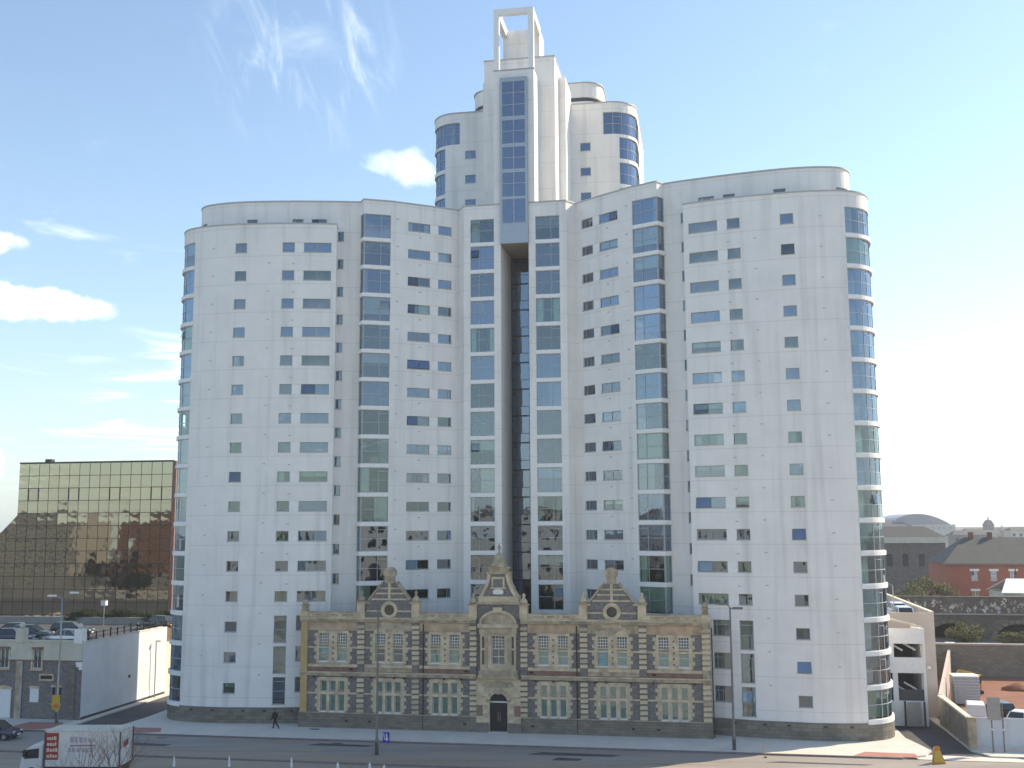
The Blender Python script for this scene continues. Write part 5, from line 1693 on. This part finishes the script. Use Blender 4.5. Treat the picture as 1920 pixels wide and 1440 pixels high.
    # pale sprayed shapes: flat paint on the parapet, no readable letters
    for k in range(90):
        xx = 13.5 + k * .26 + rr.uniform(-.3, .3); zz = rr.uniform(6.8, 8.1); r = rr.uniform(.12, .42)
        pts = [(xx + r * rr.uniform(.5, 1.1) * cos(2 * pi * j / 9), zz + r * 1.3 * rr.uniform(.3, 1.2) * sin(2 * pi * j / 9)) for j in range(9)]
        f_ = rr.uniform(.1, .6)
        inner = [(xx + (p[0] - xx) * f_ + r * .2, zz + (p[1] - zz) * f_) for p in pts]
        m = MB()
        for j in range(9):
            j2 = (j + 1) % 9
            if (j + k) % 4 == 0: continue
            m.quad((pts[j][0], -.056 - k * .0002, pts[j][1]), (pts[j2][0], -.056 - k * .0002, pts[j2][1]), (inner[j2][0], -.056 - k * .0002, inner[j2][1]), (inner[j][0], -.056 - k * .0002, inner[j][1]))
        m.build('graffiti', (M_LILAC, M_FRAME_L, M_RETAIN, M_PINKW)[k % 4], t, fix=False)
    # red brick warehouse with slate roof
    wr = thing_w('brick_warehouse', 'long red brick warehouse with hipped slate roof beyond the viaduct', 'building', (73.0, 182, 0), -PHI)
    E_, RZ = 11.4, 15.7
    fp = Path([(0, 14), (0, 0), (60, 0)])
    ops = []
    for k in range(14):
        u = 14 + 4.55 + k * 3.05
        ops += [(u - .5, u + .5, 8.6, 10.2), (u - .5, u + .5, 5.2, 6.9)]
    wall(fp, ops, 0, E_, .25).build('wall', M_BRICK, wr, fix=False)
    for o in ops:
        w_ = window(wr, fp, o[0], o[1], o[2], o[3], [(o[0] + o[1]) / 2], [((o[2] + o[3]) / 2,)] * 2, inset=.12, frame=M_SASH, glass=M_GLASS[0], blind=False)
        q = fp.at(o[0]); MB().box(q.x - .25, q.x + 1.25, -.1, .02, o[3], o[3] + .36).build('lintel', M_SASH, wr)
    MB().quad((.2, 3, 0), (60, 3, 0), (60, 3, E_), (.2, 3, E_)).build('interior', M_ROOM, wr)
    rf = MB()
    rf.quad((-.4, -.4, E_), (60, -.4, E_), (60, 7, RZ), (4.6, 7, RZ)).poly([(-.4, -.4, E_), (4.6, 7, RZ), (-.4, 14.4, E_)]).quad((-.4, 14.4, E_), (4.6, 7, RZ), (60, 7, RZ), (60, 14.4, E_))
    ro = rf.build('roof', M_SLATE, wr)
    for x in (5.9, 9.0, 22.0): MB().box(x - .35, x + .35, 6.6, 7.4, RZ - .3, RZ + .9).build('chimney', M_BRICKD, ro)
    MB().box(-.45, 60, -.55, -.3, E_ - .15, E_ + .1).build('gutter', M_POST, wr)
    MB().box(16, 60, -.6, -.45, E_ + .1, E_ + .75).build('cream_fascia', M_CREAM, wr)
    MB().tube((11.0, -.12, 0), (11.0, -.12, E_), .08, n=6).build('downpipe', M_POST, wr)
    # pale sheds by the viaduct
    for i, (x, y, l, z) in enumerate(((73.8, 163, 18, 7.7), (74.6, 156, 14, 6.3))):
        t = thing_w('metal_shed', ('long pale metal shed roof in front of the brick warehouse', 'lower pale metal shed at the right edge above the viaduct')[i], 'shed', (x, y, 0), -PHI)
        MB().box(0, l, 0, 8, 0, z).build('wall', M_CREAM, t)
        MB().hexa([(-.3, -.4, z), (l, -.4, z), (l, 4, z + 1.9), (1.6, 4, z + 1.9)], [(-.3, -.4, z + .1), (l, -.4, z + .1), (l, 4, z + 2.0), (1.6, 4, z + 2.0)]).build('roof', M_WHITE, t)
        MB().hexa([(1.6, 4, z + 1.9), (l, 4, z + 1.9), (l, 8.4, z), (-.3, 8.4, z)], [(1.6, 4, z + 2.0), (l, 4, z + 2.0), (l, 8.4, z + .1), (-.3, 8.4, z + .1)]).build('roof', M_WHITE, t)
    # grey stone block with hipped roof, and the arched hall behind it
    t = thing_w('stone_block', 'dark stone block with shallow hipped slate roof and cream cornice beside the tower', 'building', (93.5, 268, 0), -PHI * .3)
    MB().box(-14, 14, 0, 12, 0, 13.2).build('wall', M_VIA, t)
    MB().box(-14.3, 14.3, -.4, 12.4, 13.2, 14.6).build('cornice', M_CREAM, t)
    MB().hexa([(-14.3, -.4, 14.6), (14.3, -.4, 14.6), (14.3, 12.4, 14.6), (-14.3, 12.4, 14.6)], [(-10.5, 4, 17.3), (10.2, 4, 17.3), (10.2, 8, 17.3), (-10.5, 8, 17.3)]).build('roof', M_SLATE, t)
    for k in range(7): MB().box(-12.2 + k * 3.9, -10.8 + k * 3.9, -.06, .05, 7.5, 10.5).build('window', M_CGLASS, t)
    t = thing_w('arched_hall', 'distant hall with a big grey metal barrel roof on the skyline', 'building', (245, 640, 0), -.12)
    n = 16
    arc = [(-17 + 34 * i / n, 15.2 + 7.8 * sin(pi * (.16 + .84 * i / n)) ** .8 if 0 < i < n else (15.2 if i else 18.2)) for i in range(n + 1)]
    MB().prism_y([(-17, 0), (17, 0)] + arc[::-1], 0, 50).build('barrel_roof', M_DOME, t)
    MB().box(-8, 16.5, -6, 0.2, 0, 16.6).build('foyer', M_CREAM, t)
    for k in range(7): MB().box(-6.6 + k * 3.2, -4.6 + k * 3.2, -6.1, -5.9, 13.8, 15.4).build('window', M_FRAME, t)
    # skyline silhouettes
    t = thing_w('clock_tower', 'distant dark red clock tower with pointed cap on the skyline', 'tower', (320, 722, 0), .1)
    t.scale = (.85, .85, .58)
    MB().box(-3, 3, -3, 3, 0, 27).build('shaft', M_FAR, t)
    MB().hexa([(-3.4, -3.4, 27), (3.4, -3.4, 27), (3.4, 3.4, 27), (-3.4, 3.4, 27)], [(-1.6, -1.6, 33), (1.6, -1.6, 33), (1.6, 1.6, 33), (-1.6, 1.6, 33)]).build('cap', M_FAR, t)
    MB().tube((0, 0, 33), (0, 0, 37.5), .8, .1, 6).build('spire', M_FAR, t)
    MB().box(-18, 3.2, 3, 14, 0, 19.5).build('hall', M_FAR, t)
    MB().hexa([(-18.4, 2.6, 19.5), (3.6, 2.6, 19.5), (3.6, 14.4, 19.5), (-18.4, 14.4, 19.5)], [(-15, 8, 23.5), (1, 8, 23.5), (1, 9, 23.5), (-15, 9, 23.5)]).build('roof', M_SLATE, t)
    MB().tube((10, -2, 0), (10, -2, 27), 1.6, .5, 8).build('obelisk', M_CREAM, t)
    rr = random.Random(14)
    labs = ['distant grey flats just right of the arched hall', 'distant low white offices behind the warehouse chimneys', 'distant pale terrace between the clock tower and the sheds',
            'distant long grey roof right of the clock tower', 'distant white buildings at the right edge of the skyline', 'distant brown block behind the arched hall beside the tower']
    for i, (x, y, w, h) in enumerate(((239, 560, 9, 11.5), (252, 585, 12, 10.5), (285, 660, 16, 10.8), (345, 720, 24, 12.0), (318, 650, 16, 12.6), (222, 640, 12, 17))):
        t = thing_w('distant_building', labs[i], 'building', (x, y, 0), rr.uniform(-.2, .1), 'buildings on the far skyline')
        MB().box(-w, w, 0, 12, 0, h).build('wall', (M_FAR, M_CREAM, M_PINKW)[i % 3], t)
        MB().hexa([(-w - .3, -.3, h), (w + .3, -.3, h), (w + .3, 12.3, h), (-w - .3, 12.3, h)], [(-w + 2, 5.5, h + 2.2), (w - 2, 5.5, h + 2.2), (w - 2, 6.5, h + 2.2), (-w + 2, 6.5, h + 2.2)]).build('roof', M_SLATE, t)
        for k in range(int(w / 2)): MB().box(-w + 1.2 + k * 4, -w + 2.8 + k * 4, -.05, .05, h - 3.4, h - 1.6).build('window', M_CGLASS, t)
    # scrub by the railway
    foliage('bush', 'rounded olive bush beyond the viaduct next to the tower', (63.5, 172, 4), 4.2, 3, 2.6, 5200, M_LEAF1, 'bush', .22, 41, 'bushes by the railway', clumps=26)
    foliage('bush', 'wide yellow-green bush left of the brick warehouse', (68.2, 178, 4), 4.6, 3, 2.9, 5200, M_LEAF1, 'bush', .22, 42, 'bushes by the railway', clumps=26)
    foliage('bush', 'straggly yellow-green bush growing on the bank under the first arch', W(50.5, 42, 3.2), 2.3, 1.8, 1.6, 3200, M_LEAF1, 'bush', .15, 43, 'bushes by the railway', clumps=20)
    foliage('bush', 'low brown-green scrub on the bank between the first two arches', W(56.5, 41.5, 3.2), 3.2, 1.4, .8, 2600, M_LEAF1, 'bush', .13, 45, 'bushes by the railway', clumps=26)
    foliage('bush', 'low scrub on the bank at the right edge in front of an arch', W(63.5, 41.0, 3.2), 3.0, 1.4, .9, 2600, M_LEAF1, 'bush', .13, 46, 'bushes by the railway', clumps=26)
    foliage('bush', 'small dark bush on the bank at the car park corner', W(45.5, 41, 3.2), 1.5, 1.2, 1.1, 1800, M_LEAF2, 'bush', .14, 44, 'bushes by the railway')


build_right()


# ------------------------------------------------------------------ street furniture, lorry, tree, pedestrian
def street_lamp(lab, loc, h, arms, mat, head='box'):
    t = thing_w('street_lamp', lab, 'lamp post', loc, -PHI, 'lamp posts along the street')
    m = MB(); m.lathe([(.16, 0), (.16, 1.2), (.11, 1.3), (.085, h * .6), (.06, h)], (0, 0), 10); m.build('post', mat, t, smooth=True)
    for dx, dz, ln in arms:
        MB().tube((0, 0, h - .05), (dx * ln, 0, h + dz), .045, .035, 6).build('arm', mat, t)
        bevel(MB().box(*sorted((dx * ln - dx * .1, dx * (ln + .75))), -.16, .16, h + dz - .06, h + dz + .12).build('lamp_head', M_LAMP if head == 'box' else mat, t), .04, 2)
    MB().box(-.11, .11, -.18, -.15, .5, 1.0).build('access_door', M_FRAME_D, t)
    return t


def cyl_post(t, h, r=.05, mat=M_STEEL, name='post'):
    return MB().tube((0, 0, 0), (0, 0, h), r, n=8).build(name, mat, t)


def build_street():
    street_lamp('tall grey lamp post with two arms in front of the stone building on the left', (-43.4, 104.2, 0), 11.6, ((1, .5, .9), (-1, .2, .8)), M_STEEL)
    street_lamp('slim brown lamp post in front of the old building, left of its door', (-11.2, 89.9, -.12), 12.1, ((-1, .15, .35),), M_POST, 'b')
    street_lamp('slim brown lamp post in front of the right end of the old building', (18.08, 90.4, -.12), 11.6, ((-1, .25, .25), (1, -.1, .3)), M_POST, 'b')
    t = thing_w('lamp_post', 'small grey lamp column against the white side wall', 'lamp post', tuple(W(-40.9, 5.5, 0)), -PHI)
    cyl_post(t, 6.0, .06); MB().box(0, .5, -.1, .1, 5.95, 6.07).build('lamp_head', M_STEEL, t)
    t = thing_w('notice_board', 'yellow notice strapped low on a lamp post by the stone building', 'sign', (-43.42, 103.95, 1.25), -PHI)
    bevel(MB().box(-.42, .42, -.05, 0, 0, 1.35).build('board', M_YELLOW, t), .02); MB().box(-.3, .3, -.06, -.048, .15, .5).build('print', M_ORANGE, t)
    # keep-left bollard sign on the refuge
    t = thing('bollard_sign', 'small blue and white arrow sign at the kerb beside the slim brown lamp post', 'sign', -8.72, -14.6, -.12)
    t.scale = (.85, 1, .72)
    cyl_post(t, .5, .05, M_STEEL)
    MB().box(-.34, .34, -.04, .04, .4, 1.6).build('plate', M_BLUE, t)
    m = MB(); m.prism_y([(-.04, 1.45), (.10, 1.45), (.16, .95), (.26, 1.0), (.12, .6), (-.1, .85), (.02, .9)], -.055, -.042); m.build('arrow', M_WHITE, t)
    MB().prism_y([(-.28, 1.5), (-.2, 1.5), (-.1, .75), (-.18, .75)], -.055, -.042).build('stripe', M_WHITE, t)
    # white marker posts along the median
    labs = ['white marker post on the median nearest the lorry', 'white marker post on the median, second from the lorry', 'white marker post on the median in front of the left end of the old building',
            'white marker post on the median below the old building left gable', 'white marker post on the median left of the slim lamp post', 'white marker post on the median right of the slim lamp post']
    for k, (a, b) in enumerate(((-22.8, -24.6), (-18.5, -24.0), (-13.6, -23.5), (-10.0, -23.1), (-7.5, -22.9), (-6.2, -23.4))):
        t = thing('marker_post', labs[k], 'post', a, b, -.12, group='white marker posts on the median')
        hh = .85 if k < 3 else .5
        MB().lathe([(.11, 0), (.10, .1), (.085, .35), (.06, hh * .75), (.015, hh)], (0, 0), 10).build('cone', M_WHITE, t, smooth=True)
        MB().lathe([(.19, -.01), (.19, .03), (.14, .05)], (0, 0), 10).build('base', M_CONC, t)
    # orange roadworks triangle by the crossing
    t = thing('roadworks_sign', 'leaning orange roadworks sign board at the crossing on the right', 'sign', 35.6, -14.3, -.12, rz=.25)
    MB().hexa([(-.55, -.25, 0), (.55, -.25, 0), (.55, -.2, 0), (-.55, -.2, 0)], [(-.16, .02, 1.3), (.16, .02, 1.3), (.16, .06, 1.3), (-.16, .06, 1.3)]).build('board', M_ORANGE, t)
    MB().hexa([(-.42, -.262, .15), (.42, -.262, .15), (.42, -.255, .15), (-.42, -.255, .15)], [(-.2, -.07, .95), (.2, -.07, .95), (.2, -.064, .95), (-.2, -.064, .95)]).build('face', M_YELLOW, t)
    MB().beam((0, .45, 0), (0, .05, 1.2), .5, .03).build('stay', M_WHITE, t)
    # road sign on two posts by the hoarding, seen from the back
    t = thing('road_sign', 'grey two-post road sign seen from behind in front of the hoarding', 'sign', 40.9, -9.8)
    for x in (-.1, .75):
        MB().tube((x, 0, 0), (x, 0, 3.9 if x > 0 else 3.6), .06, n=8).build('post', M_POST, t)
        MB().tube((x, 0, 1.7), (x, 0, 1.82), .085, n=8).build('clamp', M_LAMP, t)
    bevel(MB().box(-.42, .62, -.1, -.06, 2.5, 4.3).build('plate', M_STEEL, t), .02)
    t = thing('lane_marker', 'thin yellow stick leaning at the kerb near the right lamp post', 'stick', 22.6, -14.2, -.12)
    MB().tube((0, 0, 0), (-.25, 0, 1.2), .03, n=6).build('stick', M_YELLOW, t); MB().box(-.1, .1, -.1, .1, 0, .06).build('foot', M_RUBBER, t)
    for a, b, lab in ((-29.5, -14.0, 'dark drain cover at the kerb left of the person'), (-13.2, -14.1, 'dark drain cover at the kerb left of the slim lamp post'), (-17.2, -8.9, 'small dark drain cover on the pavement by the old building left end')):
        t = thing('drain_cover', lab, 'drain', a, b, -.118 if b < -12 else .003, group='drain covers')
        MB().box(-.45, .45, -.22, .22, 0, .012).build('frame', M_FRAME_D, t)
        for k in range(5): MB().box(-.36 + k * .17, -.28 + k * .17, -.16, .16, .012, .02).build('bar', M_BLACK, t)
    # gate at the end of the white side wall
    t = thing('steel_gate', 'dark steel gate between posts at the end of the white side wall', 'gate', -39.4, 15.5)
    for x in (-1.2, 1.1): MB().box(x - .12, x + .12, -.12, .12, 0, 3.1).build('post', M_BLACK, t)
    for k in range(13): MB().box(-1.0 + k * .165, -.96 + k * .165, -.02, .02, .15, 2.7).build('bar', M_POST, t)
    for z in (.3, 2.5): MB().box(-1.08, 1.0, -.03, .03, z - .04, z + .04).build('rail', M_BLACK, t)


def build_lorry():
    # white box lorry; nose to the left
    t = thing_w('box_lorry', 'white box lorry with red printed panel on the near carriageway at lower left', 'lorry', (-31.9, 82.6, -.12), radians(178))
    H = 3.5
    bx = MB().box(-2.85, 2.75, -1.2, 1.2, 1.0, H).build('load_box', M_LORRY, t); bevel(bx, .04, 2)
    MB().box(-2.9, 2.8, -1.24, 1.24, H, H + .07).build('roof_edge', M_CREAM, t)
    for x in (-2.87, 2.77):
        for y in (-1.22, 1.22): MB().box(x - .05, x + .05, y - .04, y + .04, 1.0, H).build('corner_post', M_FRAME_D, t)
    MB().box(-2.8, 4.4, -.9, .9, .55, 1.0).build('chassis', M_BLACK, t)
    cab = MB().loft([[(x, -w, 0.75), (x, w, .75), (x, w, z), (x, -w, z)] for x, w, z in ((2.95, 1.1, 2.62), (3.6, 1.1, 2.6), (4.25, 1.06, 2.2), (4.6, 1.02, 1.55), (4.68, 1.0, 1.2))]).build('cab', M_LORRY, t)
    bevel(cab, .08, 2)
    MB().quad((4.29, -.95, 2.13), (4.29, .95, 2.13), (4.62, .92, 1.58), (4.62, -.92, 1.58)).build('windscreen', M_CGLASS, t)
    for s in (-1, 1):
        MB().hexa([(3.25, s * 1.07, 1.6), (4.35, s * 1.07, 1.55), (4.12, s * 1.07, 2.2), (3.25, s * 1.07, 2.3)], [(3.25, s * 1.112, 1.6), (4.35, s * 1.112, 1.55), (4.12, s * 1.112, 2.2), (3.25, s * 1.112, 2.3)]).build('side_window', M_CGLASS, t)
        for x in (3.75, -1.5):
            w = MB().tube((x, s * .85, .48), (x, s * 1.12, .48), .48, n=18).build('wheel', M_RUBBER, t)
            MB().tube((x, s * 1.08, .48), (x, s * 1.14, .48), .26, n=12).build('rim', M_STEEL, w)
        MB().box(4.62, 4.72, *sorted((s * .6, s * .92)), .85, 1.1).build('headlight', M_LAMP, t)
        MB().box(4.2, 4.35, *sorted((s * 1.1, s * 1.35)), 1.7, 2.2).build('mirror', M_BLACK, t)
        MB().box(-2.9, -2.84, *sorted((s * .85, s * 1.15)), .8, 1.0).build('tail_light', M_RED, t)
    # print on the side towards the camera (local +y after the half turn): red panel with pale rows, faded marks
    MB().box(1.75, 2.72, 1.205, 1.212, 1.5, 3.42).build('red_print', M_RED, t)
    rr = random.Random(4)
    for r in range(4):
        x = 2.62
        while x > 1.9:
            w = rr.uniform(.09, .2)
            MB().box(x - w, x, 1.213, 1.218, 2.92 - r * .42, 2.92 - r * .42 + rr.uniform(.18, .27)).build('pale_print', M_CREAM, t)
            x -= w + .05
    for r, (xa, xb, z, m) in enumerate(((.9, -.9, 2.75, M_LILAC), (1.0, -.7, 2.05, M_LILAC))):
        x = xa
        while x > xb:
            w = rr.uniform(.15, .3)
            MB().box(x - w, x, 1.205, 1.21, z, z + rr.uniform(.25, .42)).build('faded_print', M_RED if (r == 0 and rr.random() < .3) else m, t)
            x -= w + .09
    MB().beam((.9, 1.21, 2.5), (-.95, 1.21, 2.55), .01, .06).build('print_line', M_BLACK, t)
    # red flash on the tail doors, which face right
    MB().hexa([(-2.865, -.4, 2.35), (-2.858, -.4, 2.35), (-2.858, .5, 2.2), (-2.865, .5, 2.2)], [(-2.865, -.35, 2.8), (-2.858, -.35, 2.8), (-2.858, .55, 2.65), (-2.865, .55, 2.65)]).build('red_flash', M_RED, t)


def build_bare_tree():
    t = tag(link('bare_tree', None, None, (-22.6, 60.5, -.1)), 'leafless street tree with fine bare twigs in front of the lorry', 'tree')
    rr = random.Random(77)
    mb = MB(); fine = MB()

    def grow(p, d, ln, r, lv):
        q = p + d * ln
        (mb if lv < 3 else fine).tube(tuple(p), tuple(q), r, r * .68, 6 if lv < 3 else 4)
        if lv >= 7: return
        n = 3 if lv < 4 else 2
        for k in range(n):
            ax = Vector((rr.gauss(0, 1), rr.gauss(0, 1), rr.gauss(0, .4))).normalized()
            nd = (d + ax * rr.uniform(.35, .7) + Vector((0, 0, .16))).normalized()
            grow(q if k else p + d * ln * .95, nd, ln * rr.uniform(.62, .82), r * rr.uniform(.5, .66), lv + 1)
    grow(Vector((0, 0, 0)), Vector((.02, 0, 1)), 2.1, .085, 0)
    t.scale = (1.25, 1.15, 1.18)
    mb.build('trunk', M_BARK, t); fine.build('twigs', M_BARK, t, fix=False)


def build_person():
    t = tag(link('person', None, None, W(-20.95, -9.15, 0), -PHI), 'person in dark jacket and trousers walking left along the pavement past the plinth', 'person')
    # joints: the figure walks to the left (-x), stride open
    J = {}
    V = []; E_ = []; Rr = []

    def v(p, r):
        V.append(p); Rr.append(r); return len(V) - 1

    def chain(start, pts):
        last = start
        for p, r in pts:
            n = v(p, r); E_.append((last, n)); last = n
        return last
    pel = v((0, 0, .92), .135)
    chest = chain(pel, [((-.03, 0, 1.1), .13), ((-.05, 0, 1.28), .15), ((-.06, 0, 1.4), .11)])
    chain(chest, [((-.07, 0, 1.48), .055), ((-.09, 0, 1.53), .05)])
    # legs: front leg to the left, rear leg to the right
    chain(pel, [((-.02, .09, .86), .10), ((-.14, .10, .48), .07), ((-.17, .10, .12), .05), ((-.20, .10, .05), .045), ((-.33, .10, .035), .035)])
    chain(pel, [((.02, -.09, .86), .10), ((.16, -.10, .50), .07), ((.38, -.10, .17), .05), ((.42, -.10, .09), .042), ((.33, -.10, .03), .035)])
    hands = []
    for s, sw in ((1, 1), (-1, -1)):
        e = chain(chest, [((-.06, s * .17, 1.38), .075), ((-.04 + .10 * sw, s * .21, 1.12), .052), ((-.12 + .10 * sw, s * .21, .90), .036), ((-.15 + .10 * sw, s * .21, .83), .034)])
        b = V[e]
        for k, (dy, ln) in enumerate(((-.024, .07), (-.008, .08), (.008, .076), (.024, .06))):
            chain(e, [((b[0] - .01, b[1] + dy, b[2] - .045), .010), ((b[0] - .025, b[1] + dy, b[2] - .045 - ln * .5), .009), ((b[0] - .045, b[1] + dy, b[2] - .045 - ln), .008)])
        chain(e, [((b[0] - .035, b[1] - s * .03, b[2] - .015), .011), ((b[0] - .06, b[1] - s * .035, b[2] - .045), .009)])
    me = bpy.data.meshes.new('body'); me.from_pydata(V, E_, []); me.update()
    o = link('body', me, t)
    me.materials.append(M_CLOTH)
    md = o.modifiers.new('skin', 'SKIN')
    for i, sv in enumerate(me.skin_vertices[0].data):
        kk = 1.3 if Rr[i] > .03 else 1.0
        sv.radius = (Rr[i] * kk, Rr[i] * kk * (1.15 if i in (1, 2, 3) else 1)); sv.use_root = (i == 0)
    sb = o.modifiers.new('sub', 'SUBSURF'); sb.levels = 1; sb.render_levels = 1
    hd = MB()
    prof = [(.035, 1.50), (.055, 1.53), (.082, 1.58), (.092, 1.63), (.094, 1.68), (.08, 1.73), (.045, 1.765), (.01, 1.775)]
    rings = []
    for r, z in prof:
        rg = []
        for i in range(14):
            a = 2 * pi * i / 14
            x = -r * 1.12 * cos(a); y = r * .92 * sin(a)
            if i == 0 and 1.58 < z < 1.66: x -= .02
            rg.append((-.1 + x, y, z))
        rings.append(rg)
    hd.loft(rings); h = hd.build('head', M_SKIN, t, smooth=True)
    for s in (-1, 1):
        MB().lathe([(.002, 1.632), (.011, 1.638), (.011, 1.648), (.002, 1.654)], (-.185, s * .033), 6).build('eye', M_HAIR, h)
        MB().box(-.115, -.085, *sorted((s * .082, s * .098)), 1.60, 1.66).build('ear', M_SKIN, h)
    MB().box(-.198, -.18, -.022, .022, 1.566, 1.574).build('mouth', M_REDST, h)
    hr = MB().lathe([(.09, 1.63), (.103, 1.68), (.093, 1.745), (.05, 1.79), (.01, 1.797)], (-.078, 0), 14); hr.build('hair', M_HAIR, t, smooth=True)
    MB().lathe([(.075, 1.40), (.085, 1.46), (.07, 1.50)], (-.075, 0), 12).build('collar', M_CLOTH, t, smooth=True)
    MB().hexa([(.10, -.13, 1.02), (.22, -.13, 1.02), (.22, .13, 1.02), (.10, .13, 1.02)], [(.06, -.13, 1.40), (.18, -.12, 1.40), (.18, .12, 1.40), (.06, .13, 1.40)]).build('backpack', M_BLACK, t)


build_street()
build_lorry()
build_bare_tree()
build_person()


# ------------------------------------------------------------------ the air: thin even haze round everything
def build_haze():
    m = bpy.data.materials.new('thin_haze'); m.use_nodes = True
    nt = m.node_tree
    for n in list(nt.nodes):
        if n.type == 'BSDF_PRINCIPLED': nt.nodes.remove(n)
    out = [n for n in nt.nodes if n.type == 'OUTPUT_MATERIAL'][0]
    v = nt.nodes.new('ShaderNodeVolumePrincipled')
    v.inputs['Color'].default_value = (.86, .90, 1, 1)
    v.inputs['Density'].default_value = .0003
    v.inputs['Anisotropy'].default_value = .2
    nt.links.new(v.outputs[0], out.inputs['Volume'])
    o = MB().box(-420, 560, -110, 900, -1.2, 90).build('haze', m)
    setting(o, 'stuff')


build_haze()
